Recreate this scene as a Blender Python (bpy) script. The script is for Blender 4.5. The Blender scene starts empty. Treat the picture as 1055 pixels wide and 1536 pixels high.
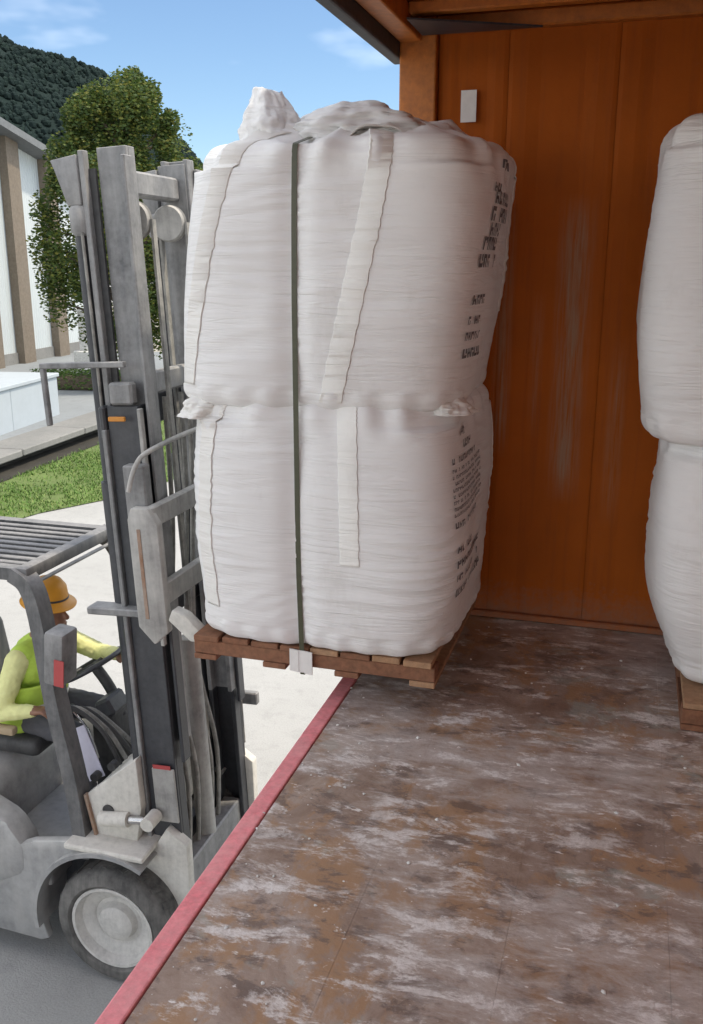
import bpy, bmesh, math, random
from mathutils import Vector, Matrix, Euler, noise
random.seed(7)
R = math.radians
S = bpy.context.scene
C = S.collection

# ---------------------------------------------------------------- camera
cam_d = bpy.data.cameras.new('camera'); cam = bpy.data.objects.new('camera', cam_d); C.objects.link(cam)
cam.location = (0, 0, 3.4); cam.rotation_euler = (R(74.9), 0, R(16.8))
cam_d.sensor_fit = 'VERTICAL'; cam_d.sensor_height = 24; cam_d.lens = 24*1380/1536
cam_d.clip_start = .05; cam_d.clip_end = 4000
S.camera = cam

# ---------------------------------------------------------------- sky, sun, exposure
SUN = Vector((.93, .36, 0)).normalized()*math.cos(R(60)) + Vector((0, 0, math.sin(R(60))))
W = bpy.data.worlds.new('World'); S.world = W; W.use_nodes = True
wn, wl = W.node_tree.nodes, W.node_tree.links
bg = wn['Background']; bg.inputs[1].default_value = .15
sky = wn.new('ShaderNodeTexSky'); sky.sky_type = 'NISHITA'; sky.sun_disc = False
sky.sun_elevation = R(60); sky.sun_rotation = math.atan2(SUN.x, SUN.y)
sky.air_density = 1.0; sky.dust_density = .15; sky.ozone_density = 3.0
tc = wn.new('ShaderNodeTexCoord'); mp = wn.new('ShaderNodeMapping'); mp.inputs['Scale'].default_value = (1.2, 1.2, 3.2); mp.inputs['Location'].default_value = (5.2, 3.9, 5.6)
nz = wn.new('ShaderNodeTexNoise'); nz.inputs['Scale'].default_value = 1.15; nz.inputs['Detail'].default_value = 6; nz.inputs['Roughness'].default_value = .5
cr = wn.new('ShaderNodeValToRGB'); cr.color_ramp.elements[0].position = .40; cr.color_ramp.elements[1].position = .74
cr.color_ramp.elements[1].color = (.95, .95, .95, 1)
mx = wn.new('ShaderNodeMixRGB'); mx.inputs[2].default_value = (15.0, 14.8, 14.6, 1)
wl.new(tc.outputs['Generated'], mp.inputs[0]); wl.new(mp.outputs[0], nz.inputs['Vector']); wl.new(nz.outputs[0], cr.inputs[0])
wl.new(cr.outputs[0], mx.inputs[0]); tn = wn.new('ShaderNodeMixRGB'); tn.blend_type = 'MULTIPLY'; tn.inputs[0].default_value = 1; tn.inputs[2].default_value = (.50, .55, .60, 1)
wl.new(sky.outputs[0], tn.inputs[1]); wl.new(tn.outputs[0], mx.inputs[1]); wl.new(mx.outputs[0], bg.inputs[0])
sd = bpy.data.lights.new('sun', 'SUN'); sd.energy = 2.0; sd.angle = R(3); sd.color = (1, .92, .81)
sun = bpy.data.objects.new('sun', sd); C.objects.link(sun); sun.location = (20, 10, 40)
sun.rotation_euler = (-SUN).to_track_quat('-Z', 'Y').to_euler()
S.view_settings.view_transform = 'Standard'; S.view_settings.look = 'None'
S.view_settings.exposure = .98; S.view_settings.gamma = 1; S.view_settings.use_curve_mapping = False
S.view_settings.use_white_balance = True; S.view_settings.white_balance_temperature = 6900; S.view_settings.white_balance_tint = 9

# ================================================================ helpers
def link(o): C.objects.link(o); return o
def tag(o, label=None, cat=None, group=None, kind=None):
    if label: o['label'] = label
    if cat: o['category'] = cat
    if group: o['group'] = group
    if kind: o['kind'] = kind
    return o
def empty(name, loc=(0, 0, 0), rz=0):
    o = bpy.data.objects.new(name, None); link(o); o.location = loc; o.rotation_euler = (0, 0, rz); o.empty_display_size = .2
    return o
def obj(name, bm, m, parent=None, smooth=None):
    me = bpy.data.meshes.new(name)
    if isinstance(bm, bmesh.types.BMesh):
        bmesh.ops.recalc_face_normals(bm, faces=bm.faces[:])
        bm.to_mesh(me); bm.free()
    else:
        me.from_pydata(*bm); me.update()
    for k in (m if isinstance(m, (list, tuple)) else [m]): me.materials.append(k)
    if smooth is not None:
        for p in me.polygons: p.use_smooth = True
        if smooth < 180: me.set_sharp_from_angle(angle=R(smooth))
    o = bpy.data.objects.new(name, me); link(o)
    if parent: o.parent = parent
    return o
def BM(): return bmesh.new()
def box(bm, c, s, rot=None, bev=0, seg=1):
    """box centred at c with full size s"""
    g = bmesh.ops.create_cube(bm, size=1)
    vs = g['verts']
    M = Matrix.Translation(Vector(c)) @ (rot.to_4x4() if rot is not None else Matrix.Identity(4)) @ Matrix.Diagonal((*s, 1))
    bmesh.ops.transform(bm, matrix=M, verts=vs)
    if bev:
        es = list({e for v in vs for e in v.link_edges})
        bmesh.ops.bevel(bm, geom=es, offset=bev, segments=seg, affect='EDGES', profile=.5)
    return bm
def bxx(bm, x0, x1, y0, y1, z0, z1, bev=0, seg=1):
    return box(bm, ((x0+x1)/2, (y0+y1)/2, (z0+z1)/2), (abs(x1-x0), abs(y1-y0), abs(z1-z0)), None, bev, seg)
def frame(d):
    d = d.normalized(); a = Vector((0, 0, 1)) if abs(d.z) < .9 else Vector((1, 0, 0))
    u = d.cross(a).normalized(); return u, d.cross(u).normalized()
def smooth_path(pts, n=6):
    P = [Vector(p) for p in pts]; out = []
    for i in range(len(P)-1):
        p0 = P[max(i-1, 0)]; p1 = P[i]; p2 = P[i+1]; p3 = P[min(i+2, len(P)-1)]
        for k in range(n):
            t = k/n
            out.append(.5*((2*p1)+(p2-p0)*t+(2*p0-5*p1+4*p2-p3)*t*t+(3*p1-p0-3*p2+p3)*t**3))
    out.append(P[-1]); return out
def tube(bm, pts, r, n=10, caps=True):
    """tube along pts; r a number or a list"""
    P = [Vector(p) for p in pts]; rings = []
    u = None
    for i, p in enumerate(P):
        d = (P[min(i+1, len(P)-1)]-P[max(i-1, 0)])
        if d.length < 1e-9: d = Vector((0, 0, 1))
        d.normalize()
        if u is None: u, v = frame(d)
        else:
            u = (u-d*u.dot(d)).normalized(); v = d.cross(u)
        rr = r[i] if isinstance(r, (list, tuple)) else r
        rings.append([bm.verts.new(p+(u*math.cos(a)+v*math.sin(a))*rr) for a in [2*math.pi*k/n for k in range(n)]])
    for a, b in zip(rings, rings[1:]):
        for k in range(n): bm.faces.new((a[k], a[(k+1) % n], b[(k+1) % n], b[k]))
    if caps:
        bm.faces.new(rings[0][::-1]); bm.faces.new(rings[-1])
    return bm
def ribbon_box(bm, pts, w, h, up=(0, 0, 1)):
    """rectangular section bar along pts"""
    P = [Vector(p) for p in pts]; rings = []
    for i, p in enumerate(P):
        d = (P[min(i+1, len(P)-1)]-P[max(i-1, 0)]).normalized()
        s = d.cross(Vector(up)).normalized(); t = s.cross(d).normalized()
        rings.append([bm.verts.new(p+s*(w/2)*a+t*(h/2)*b) for a, b in ((-1, -1), (1, -1), (1, 1), (-1, 1))])
    for a, b in zip(rings, rings[1:]):
        for k in range(4): bm.faces.new((a[k], a[(k+1) % 4], b[(k+1) % 4], b[k]))
    bm.faces.new(rings[0][::-1]); bm.faces.new(rings[-1]); return bm
def lathe(bm, prof, c, axis='Y', n=40, caps=True):
    """closed profile [(radius, offset)] turned about axis through c"""
    c = Vector(c); rings = []
    for r, o in prof:
        ring = []
        for k in range(n):
            a = 2*math.pi*k/n
            if axis == 'Y': q = Vector((r*math.cos(a), o, r*math.sin(a)))
            elif axis == 'Z': q = Vector((r*math.cos(a), r*math.sin(a), o))
            else: q = Vector((o, r*math.cos(a), r*math.sin(a)))
            ring.append(bm.verts.new(c+q))
        rings.append(ring)
    for a, b in zip(rings, rings[1:]):
        for k in range(n): bm.faces.new((a[k], a[(k+1) % n], b[(k+1) % n], b[k]))
    if caps:
        bm.faces.new(rings[0][::-1]); bm.faces.new(rings[-1])
    return bm
def prism(bm, poly, y0, y1, bev=0):
    """polygon [(x,z)] extruded from y0 to y1"""
    a = [bm.verts.new((x, y0, z)) for x, z in poly]; b = [bm.verts.new((x, y1, z)) for x, z in poly]
    n = len(poly); fs = [bm.faces.new(a), bm.faces.new(b[::-1])]
    for k in range(n): fs.append(bm.faces.new((a[k], a[(k+1) % n], b[(k+1) % n], b[k])))
    if bev:
        es = list({e for f in fs for e in f.edges})
        bmesh.ops.bevel(bm, geom=es, offset=bev, segments=2, affect='EDGES', profile=.5)
    return bm
def fbm(p, o=4): return noise.fractal(Vector(p), 1.0, 2.0, o, noise_basis='PERLIN_ORIGINAL')

# ---------------------------------------------------------------- materials
class NT:
    def __init__(s, name):
        s.m = bpy.data.materials.new(name); s.m.use_nodes = True
        s.n = s.m.node_tree.nodes; s.l = s.m.node_tree.links; s.b = s.n['Principled BSDF']
        s.tc = s.n.new('ShaderNodeTexCoord')
    def coord(s, scale=(1, 1, 1), kind='Object', loc=(0, 0, 0), rot=(0, 0, 0)):
        m = s.n.new('ShaderNodeMapping'); m.inputs['Scale'].default_value = scale; m.inputs['Location'].default_value = loc; m.inputs['Rotation'].default_value = rot
        s.l.new(s.tc.outputs[kind], m.inputs[0]); return m.outputs[0]
    def noise(s, vec, scale, detail=5, rough=.6, dist=0):
        n = s.n.new('ShaderNodeTexNoise'); n.inputs['Scale'].default_value = scale; n.inputs['Detail'].default_value = detail
        n.inputs['Roughness'].default_value = rough; n.inputs['Distortion'].default_value = dist
        s.l.new(vec, n.inputs['Vector']); return n.outputs[0]
    def ramp(s, fac, stops):
        r = s.n.new('ShaderNodeValToRGB'); e = r.color_ramp.elements
        while len(e) < len(stops): e.new(.5)
        for k, (p, c) in enumerate(stops):
            e[k].position = p; e[k].color = (c, c, c, 1) if isinstance(c, (int, float)) else (*c, 1)
        s.l.new(fac, r.inputs[0]); return r.outputs[0]
    def mix(s, fac, a, b, mode='MIX'):
        m = s.n.new('ShaderNodeMixRGB'); m.blend_type = mode
        for i, v in ((0, fac), (1, a), (2, b)):
            if isinstance(v, (int, float)): m.inputs[i].default_value = v if i == 0 else (v, v, v, 1)
            elif isinstance(v, tuple): m.inputs[i].default_value = (*v, 1)
            else: s.l.new(v, m.inputs[i])
        return m.outputs[0]
    def math(s, op, a, b=0.0, clamp=False):
        m = s.n.new('ShaderNodeMath'); m.operation = op; m.use_clamp = clamp
        for i, v in ((0, a), (1, b)):
            if isinstance(v, (int, float)): m.inputs[i].default_value = v
            else: s.l.new(v, m.inputs[i])
        return m.outputs[0]
    def sep(s, vec):
        x = s.n.new('ShaderNodeSeparateXYZ'); s.l.new(vec, x.inputs[0]); return x.outputs
    def bump(s, h, strength=.3, dist=.01):
        b = s.n.new('ShaderNodeBump'); b.inputs['Strength'].default_value = strength; b.inputs['Distance'].default_value = dist
        s.l.new(h, b.inputs['Height']); s.l.new(b.outputs[0], s.b.inputs['Normal'])
    def set(s, col=None, rough=None, metal=None, spec=None):
        for k, v in (('Base Color', col), ('Roughness', rough), ('Metallic', metal), ('Specular IOR Level', spec)):
            if v is None: continue
            if isinstance(v, (int, float)): s.b.inputs[k].default_value = v
            elif isinstance(v, tuple): s.b.inputs[k].default_value = (*v, 1)
            else: s.l.new(v, s.b.inputs[k])
        return s.m
def worn(name, c, dust=(.42, .40, .36), amt=.5, scale=5, rough=.6, metal=0, bump=.25, top=.0, var=.25):
    """painted / bare surface with blotchy variation, dust patches and streaks"""
    t = NT(name); v = t.coord()
    n1 = t.noise(v, scale, 6, .65); n2 = t.noise(v, scale*6, 5, .7); st = t.noise(t.coord((9, 9, .9)), scale*.7, 5, .6)
    dk = tuple(max(0, k*(1-var)) for k in c); lt = tuple(min(1, k*(1+var)) for k in c)
    base = t.mix(t.ramp(n2, [(.3, 0.0), (.7, 1.0)]), dk, lt)
    mask = t.ramp(t.math('MULTIPLY', t.math('ADD', n1, t.math('MULTIPLY', st, .5)), .66), [(.40-.14*amt, 0.0), (.82-.2*amt, 1.0)])
    mask = t.math('MULTIPLY', mask, min(1, amt*1.25))
    if top:
        g = t.n.new('ShaderNodeNewGeometry'); z = t.sep(g.outputs['Normal'])[2]
        up = t.math('MULTIPLY', t.math('MAXIMUM', z, 0), top); mask = t.math('ADD', mask, t.math('MULTIPLY', up, t.ramp(n2, [(.2, .5), (.65, 1.0)])), True)
    t.bump(t.math('ADD', n2, t.math('MULTIPLY', n1, .6)), bump, .004)
    return t.set(t.mix(mask, base, dust), t.math('ADD', t.math('MULTIPLY', mask, .25), rough, True), metal)
def plain(name, c, rough=.6, metal=0, var=.12, scale=30, bump=.1):
    t = NT(name); n = t.noise(t.coord(), scale, 4, .6)
    t.bump(n, bump, .003)
    return t.set(t.mix(n, tuple(k*(1-var) for k in c), tuple(min(1, k*(1+var)) for k in c)), rough, metal)

M = {}
# --- ground materials
def ground_mat(name, c1, c2, stain, s=.5):
    t = NT(name); v = t.coord()
    a = t.noise(v, s, 6, .6); b = t.noise(v, s*14, 6, .7); f = t.noise(v, 90, 3, .6)
    col = t.mix(t.ramp(a, [(.35, 0.0), (.65, 1.0)]), c1, c2)
    col = t.mix(t.math('MULTIPLY', t.ramp(b, [(.5, 0.0), (.72, 1.0)]), .55), col, stain)
    col = t.mix(t.math('MULTIPLY', t.ramp(f, [(.35, 1.0), (.55, 0.0)]), .25), col, tuple(k*.6 for k in stain))
    t.bump(t.math('ADD', b, f), .3, .01)
    return t.set(col, .9)
M['yard'] = ground_mat('yard_concrete', (.355, .355, .34), (.42, .42, .405), (.285, .285, .275))
M['apron'] = ground_mat('apron_concrete', (.22, .24, .25), (.27, .29, .30), (.18, .19, .2), .35)
M['kerb'] = ground_mat('kerb_concrete', (.20, .20, .19), (.26, .255, .24), (.14, .14, .135), .9)
M['soil'] = ground_mat('grass_soil', (.09, .14, .035), (.13, .19, .045), (.12, .11, .06), .8)
M['kerb_shade'] = ground_mat('kerb_shade_tone', (.022, .02, .016), (.04, .036, .026), (.06, .05, .035), 2)  # near-black earth tone, paints in the shade under the kerb
t = NT('grass_blade'); g = t.n.new('ShaderNodeNewGeometry')
M['grass'] = t.set(t.ramp(g.outputs['Random Per Island'], [(0, (.06, .13, .02)), (.6, (.11, .21, .035)), (1, (.20, .25, .07))]), .8)
def leafmat(name, stops, rough=.65):
    t = NT(name); g = t.n.new('ShaderNodeNewGeometry')
    c = t.ramp(g.outputs['Random Per Island'], stops); t.set(c, rough)
    tr = t.n.new('ShaderNodeBsdfTranslucent'); t.l.new(c, tr.inputs[0]); ms = t.n.new('ShaderNodeMixShader'); ms.inputs[0].default_value = .35
    t.l.new(t.b.outputs[0], ms.inputs[1]); t.l.new(tr.outputs[0], ms.inputs[2]); t.l.new(ms.outputs[0], t.n['Material Output'].inputs[0])
    return t.m
M['leaf'] = leafmat('tree_leaf', [(0, (.03, .06, .015)), (.45, (.07, .12, .024)), (.8, (.13, .165, .03)), (1, (.22, .21, .04))])
M['hedge'] = leafmat('hedge_leaf', [(0, (.04, .09, .02)), (1, (.12, .2, .04))])
M['bark'] = worn('bark', (.09, .065, .045), (.18, .16, .13), .4, 8, .9, 0, .8)
t = NT('forest'); g = t.n.new('ShaderNodeNewGeometry'); n = t.noise(t.coord(), .35, 4, .7)
t.bump(n, .4, .5)
M['forest'] = t.set(t.mix(t.math('MULTIPLY', n, .5), t.ramp(g.outputs['Random Per Island'], [(0, (.012, .021, .02)), (.7, (.015, .026, .023)), (1, (.019, .032, .026))]), (.015, .026, .025)), .95, 0, .1)
# --- truck
def floor_mat():
    t = NT('worn_floor')
    def mapped(sc, rot=(0, 0, 0), loc=(0, 0, 0)): return t.coord(sc, 'Object', loc, rot)
    big = t.noise(mapped((1, 1, 1)), 1.1, 4, .6); med = t.noise(mapped((1, 1, 1), loc=(3, 1, 0)), 3.0, 6, .72, .5)
    blk = t.noise(mapped((1.4, .8, 1), (0, 0, .1), (7, 2, 0)), 4.2, 5, .7, .25); st = t.noise(mapped((1, 2.3, 1), (0, 0, R(-10))), 4.6, 8, .74, .25)
    st2 = t.noise(mapped((1.2, 2.6, 1), (0, 0, R(20)), (5, 5, 0)), 3.0, 8, .76, .3); lng = t.noise(mapped((6, .7, 1), (0, 0, 0), (1, 8, 0)), 2.0, 5, .65)
    fine = t.noise(mapped((1, 1, 1)), 60, 4, .7); spk = t.noise(mapped((1, 1.8, 1), loc=(2, 9, 0)), 15, 4, .65, .4)
    col = t.mix(t.ramp(med, [(.40, 0.0), (.60, 1.0)]), (.25, .165, .12), (.44, .345, .285))
    col = t.mix(t.math('MULTIPLY', t.ramp(lng, [(.46, 0.0), (.62, 1.0)]), .5), col, (.34, .26, .22))
    # raw rusty-brown patches where the surface has worn away
    rp = t.math('MULTIPLY', t.ramp(blk, [(.49, 0.0), (.56, 1.0)]), t.ramp(big, [(.44, 1.0), (.68, .25)]))
    col = t.mix(t.math('MULTIPLY', rp, .85), col, (.40, .235, .125))
    dk = t.ramp(t.noise(mapped((1, 1.6, 1), loc=(11, 4, 0)), 6.0, 6, .72, .3), [(.53, 0.0), (.60, 1.0)])
    col = t.mix(t.math('MULTIPLY', dk, .75), col, (.15, .11, .095))
    gp = t.ramp(t.noise(mapped((1, 1.2, 1), (0, 0, .9)), 3.1, 5, .75, .4), [(.58, 0.0), (.66, 1.0)])
    col = t.mix(t.math('MULTIPLY', gp, .55), col, (.36, .40, .37))
    # cement film and scraped smears
    film = t.ramp(t.math('ADD', t.math('MULTIPLY', big, .55), t.math('MULTIPLY', st, .6)), [(.555, 0.0), (.66, 1.0)])
    col = t.mix(t.math('MULTIPLY', film, .8), col, (.56, .505, .475))
    d = t.math('ADD', t.ramp(st, [(.55, 0.0), (.61, .95)]), t.ramp(st2, [(.565, 0.0), (.625, .95)]), True)
    d = t.math('MULTIPLY', d, t.ramp(fine, [(.30, .35), (.56, 1.0)]))
    d = t.math('MULTIPLY', d, t.ramp(med, [(.36, .25), (.55, 1.0)]))
    col = t.mix(d, col, (.82, .785, .76))
    sp = t.ramp(spk, [(.66, 0.0), (.71, 1.0)])
    col = t.mix(t.math('MULTIPLY', sp, .9), col, (.85, .82, .79))
    t.bump(t.math('ADD', t.math('ADD', med, t.math('MULTIPLY', fine, .5)), t.math('MULTIPLY', d, .5)), .4, .008)
    return t.set(col, t.math('ADD', .46, t.math('MULTIPLY', d, .3)), 0, .4)
M['floor'] = floor_mat()
def steel_wall(name, c, scuffs=()):
    t = NT(name); v = t.coord()
    n = t.noise(v, 1.6, 5, .6); f = t.noise(v, 30, 5, .7); st = t.noise(t.coord((14, 14, .7)), 2.2, 5, .65); sc = t.noise(t.coord((28, 28, 1.2)), 2.5, 5, .7)
    col = t.mix(t.ramp(n, [(.3, 0.0), (.7, 1.0)]), tuple(k*.85 for k in c), tuple(k*1.12 for k in c))
    col = t.mix(t.math('MULTIPLY', t.ramp(st, [(.52, 0.0), (.72, 1.0)]), .3), col, (.2, .045, .012))
    col = t.mix(t.math('MULTIPLY', t.ramp(f, [(.62, 0.0), (.75, 1.0)]), .15), col, (.3, .15, .08))
    xyz = t.sep(t.tc.outputs['Object'])
    for (x, w, z0, z1, a) in scuffs:
        dx = t.math('SUBTRACT', 1, t.math('DIVIDE', t.math('ABSOLUTE', t.math('SUBTRACT', xyz[0], x)), w), True)
        dz = t.math('MULTIPLY', t.math('MULTIPLY', t.math('SUBTRACT', xyz[2], z0), 5, True), t.math('MULTIPLY', t.math('SUBTRACT', z1, xyz[2]), 5, True))
        mk = t.math('MULTIPLY', t.math('MULTIPLY', dx, dz, True), t.ramp(sc, [(.36, 0.0), (.66, 1.0)]))
        col = t.mix(t.math('MULTIPLY', mk, a, True), col, (.37, .20, .12))
    dirt = t.math('MULTIPLY', t.ramp(t.math('SUBTRACT', t.math('MULTIPLY', f, .5), t.math('MULTIPLY', t.math('SUBTRACT', xyz[2], 1.7), 1.3)), [(.0, 0.0), (.3, 1.0)]), .6)
    col = t.mix(dirt, col, (.2, .15, .12))
    t.bump(t.math('ADD', f, n), .25, .006)
    return t.set(col, .7, 0, .25)
ORANGE = (.41, .092, .004)
M['wall'] = steel_wall('orange_sheet', ORANGE, ((-.27, .09, 2.3, 3.7, 1.5), (-.575, .05, 2.5, 3.75, 1.2), (-.05, .05, 2.2, 3.1, .7), (-.42, .035, 2.6, 3.3, .6)))
M['orange'] = worn('orange_steel', (.46, .14, .018), (.28, .12, .05), .25, 4, .5)
M['wall_plain'] = steel_wall('orange_sheet_plain', ORANGE)
M['sill'] = worn('red_sill', (.86, .20, .235), (.84, .50, .49), .42, 7, .6, 0, .3, .12)
M['dark'] = worn('dark_rubber', (.035, .035, .038), (.2, .19, .18), .3, 8, .7)
M['paper'] = plain('paper', (.80, .78, .75), .8)
# --- bags
def bag_mat(name, c):
    t = NT(name); v = t.coord()
    n = t.noise(v, 2.2, 5, .6); hr_ = t.noise(t.coord((1, 1, 13)), 2.3, 3, .55, .6); h = t.math('POWER', t.math('SUBTRACT', 1, t.math('ABSOLUTE', t.math('SUBTRACT', t.math('MULTIPLY', hr_, 2), 1)), True), 5); h2 = t.noise(t.coord((2.2, 2.2, 60)), 2, 4, .6, .3)
    wv = t.n.new('ShaderNodeTexWave'); wv.bands_direction = 'Z'; wv.inputs['Scale'].default_value = 95; wv.inputs['Distortion'].default_value = 1.5; t.l.new(v, wv.inputs[0])
    col = t.mix(t.ramp(n, [(.3, 0.0), (.7, 1.0)]), tuple(k*.94 for k in c), tuple(min(.9, k*1.03) for k in c))
    dust = t.ramp(t.noise(t.coord((1, 1, .5)), 5, 6, .7), [(.56, 0.0), (.8, 1.0)])
    col = t.mix(t.math('MULTIPLY', dust, .3), col, (.52, .48, .42))
    t.bump(t.math('ADD', t.math('ADD', t.math('MULTIPLY', t.math('MULTIPLY', h, t.ramp(t.noise(v, 1.9, 3, .5), [(.36, .15), (.62, 1.0)])), -.8), t.math('MULTIPLY', h2, .35)), t.math('MULTIPLY', wv.outputs[1], .05)), .5, .011)
    m = t.set(col, .62, 0, .3)
    tr = t.n.new('ShaderNodeBsdfTranslucent'); t.l.new(col, tr.inputs[0]); ms = t.n.new('ShaderNodeMixShader'); ms.inputs[0].default_value = .12
    t.l.new(t.b.outputs[0], ms.inputs[1]); t.l.new(tr.outputs[0], ms.inputs[2]); t.l.new(ms.outputs[0], t.n['Material Output'].inputs[0])
    return m
M['bag'] = bag_mat('woven_bag', (.88, .865, .85))
M['webbing'] = bag_mat('lift_webbing', (.87, .85, .81))
M['ink'] = plain('printing_ink', (.16, .15, .155), .8, 0, .5, 120)
M['strap'] = plain('olive_strap', (.065, .066, .035), .45, 0, .3, 40)
M['protector'] = plain('white_protector', (.72, .71, .68), .6)
M['pallet'] = worn('pallet_wood', (.20, .085, .045), (.34, .19, .11), .35, 6, .8, 0, .5, 0, .35)
M['pallet2'] = worn('pallet_wood_light', (.36, .20, .105), (.42, .3, .2), .4, 6, .8, 0, .5, 0, .3)
# --- forklift
M['frame'] = worn('dusty_frame', (.19, .187, .18), (.54, .525, .49), .72, 6, .55, .0, .3, .55)
M['body'] = worn('silver_body', (.25, .255, .262), (.58, .57, .545), .5, 3, .34, .2, .2, .42, .3)
M['cream'] = worn('dusty_cowl', (.44, .425, .38), (.70, .675, .62), .75, 7, .7, 0, .35, .4)
M['mast'] = worn('mast_steel', (.115, .117, .123), (.46, .455, .44), .58, 5, .5, .25, .3, .3, .4)
M['mastdark'] = worn('mast_dark', (.035, .038, .045), (.20, .195, .19), .2, 6, .45, .1, .3, .15)
M['chrome'] = plain('rod_steel', (.5, .5, .5), .25, .9)
M['black'] = worn('black_plastic', (.025, .026, .028), (.22, .21, .2), .28, 9, .55)
M['guard'] = worn('guard_paint', (.05, .053, .058), (.40, .39, .38), .36, 7, .45, .1, .2, .45)
M['rubber'] = worn('tyre_rubber', (.045, .044, .043), (.36, .345, .32), .46, 7, .85, 0, .4)
M['rim'] = worn('wheel_rim', (.40, .39, .37), (.64, .62, .58), .7, 9, .6)
M['hose'] = worn('dusty_hose', (.10, .10, .095), (.55, .53, .48), .6, 14, .7)
M['redlabel'] = plain('red_label', (.42, .06, .06), .5)
M['amber'] = plain('amber', (.55, .22, .03), .5)
M['sheet'] = plain('pale_sheet', (.62, .62, .74), .7)
M['rust'] = worn('rusty_edge', (.25, .12, .06), (.45, .42, .37), .55, 9, .8)
# --- person
def cloth(name, c, s=25): return plain(name, c, .85, 0, .18, s, .5)
M['skin'] = plain('skin', (.24, .115, .07), .5)
M['sleeve'] = cloth('pale_yellow_sleeve', (.74, .74, .34))
M['vest'] = cloth('lime_vest', (.50, .70, .10))
M['trouser'] = cloth('grey_trousers', (.085, .085, .095))
M['boot'] = cloth('tan_boot', (.40, .31, .2))
M['hat'] = plain('orange_hat', (.72, .32, .03), .45)
M['eye'] = plain('eye', (.02, .015, .01), .3)
M['band'] = cloth('vest_band', (.6, .6, .55))
# --- background
M['clad'] = None
t = NT('white_cladding'); wv = t.n.new('ShaderNodeTexWave'); wv.bands_direction = 'X'; wv.inputs['Scale'].default_value = 2.2
t.l.new(t.tc.outputs['Object'], wv.inputs[0]); n = t.noise(t.coord((1, 1, .15)), 2, 5, .6)
t.bump(wv.outputs[1], .5, .03)
M['clad'] = t.set(t.mix(n, (.46, .51, .52), (.60, .64, .64)), .6)
M['column'] = worn('brown_column', (.17, .135, .10), (.25, .22, .18), .4, 2, .8)
M['roof'] = worn('dark_roof', (.13, .14, .145), (.2, .2, .2), .4, 1, .6)
M['cream_wall'] = worn('cream_wall', (.62, .58, .50), (.45, .42, .37), .35, 1.5, .85)
M['white'] = worn('white_paint', (.72, .72, .70), (.5, .5, .48), .3, 3, .7)
M['lowwall'] = worn('low_wall_paint', (.40, .445, .475), (.37, .40, .42), .4, .6, .8, 0, .2, 0, .05)
M['glass'] = NT('dark_glass').set((.03, .035, .04), .08)

TH = R(16.8)
def cw(lat, fwd, z=0):      # metres right of / ahead of the standing point -> world
    return Vector((lat*math.cos(TH)-fwd*math.sin(TH), lat*math.sin(TH)+fwd*math.cos(TH), z))
# ================================================================ the setting
def sheet(name, pts, z, m, sub=0, parent=None):
    bm = BM(); bm.faces.new([bm.verts.new((p[0], p[1], z)) for p in pts])
    return obj(name, bm, m, parent)
g = sheet('yard_ground', [(-1500, -300), (1500, -300), (1500, 1500), (-1500, 1500)], 0, M['yard']); tag(g, kind='structure')
# raised apron with a kerb in front of the hall
KA, KB = cw(-5.95, 14.2), cw(-1.45, 35)          # near edge of the kerb
kd = (KB-KA).normalized(); kn = Vector((-kd.y, kd.x, 0))     # away from the camera (left)
KA2 = KA-kd*14; KB2 = KA+kd*19
g = sheet('apron', [KA2+kn*.85, KB2+kn*.85, KB2+kn*40, KA2+kn*40], .3, M['apron']); tag(g, kind='structure')
bm = BM()
ks = 15
kl = (KB2-KA2).length
for k in range(ks):
    a = KA2+kd*(kl*k/ks+.012); L = kl/ks-.024
    o = BM(); rot = Matrix.Rotation(math.atan2(kd.y, kd.x), 3, 'Z')
    c = a+kd*(L/2)+kn*.425; box(o, (0, 0, 0), (L, .85, .13), None, .02)
    if k == 0: kerb = empty('kerb', KA2, 0); tag(kerb, kind='structure')
    p = obj('kerb_stone', o, M['kerb'], kerb); p.location = c-KA2+Vector((0, 0, .255+random.uniform(-.004, .004))); p.rotation_euler = rot.to_euler()
bm.free()
bm = BM(); bm.faces.new([bm.verts.new(v) for v in (KA2+kn*.34, KB2+kn*.34, KB2+kn*.34+Vector((0, 0, .25)), KA2+kn*.34+Vector((0, 0, .25)))]); g = obj('kerb_shade_face', bm, M['kerb_shade']); tag(g, kind='structure')  # back of the kerb recess, its shade put into the colour
g = sheet('kerb_shade_strip', [KA2+kn*.345, KB2+kn*.345, KB2-kn*.3, KA2-kn*.3], .02, M['kerb_shade']); tag(g, kind='structure')  # dark ground strip standing in for the shadow below the kerb
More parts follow.
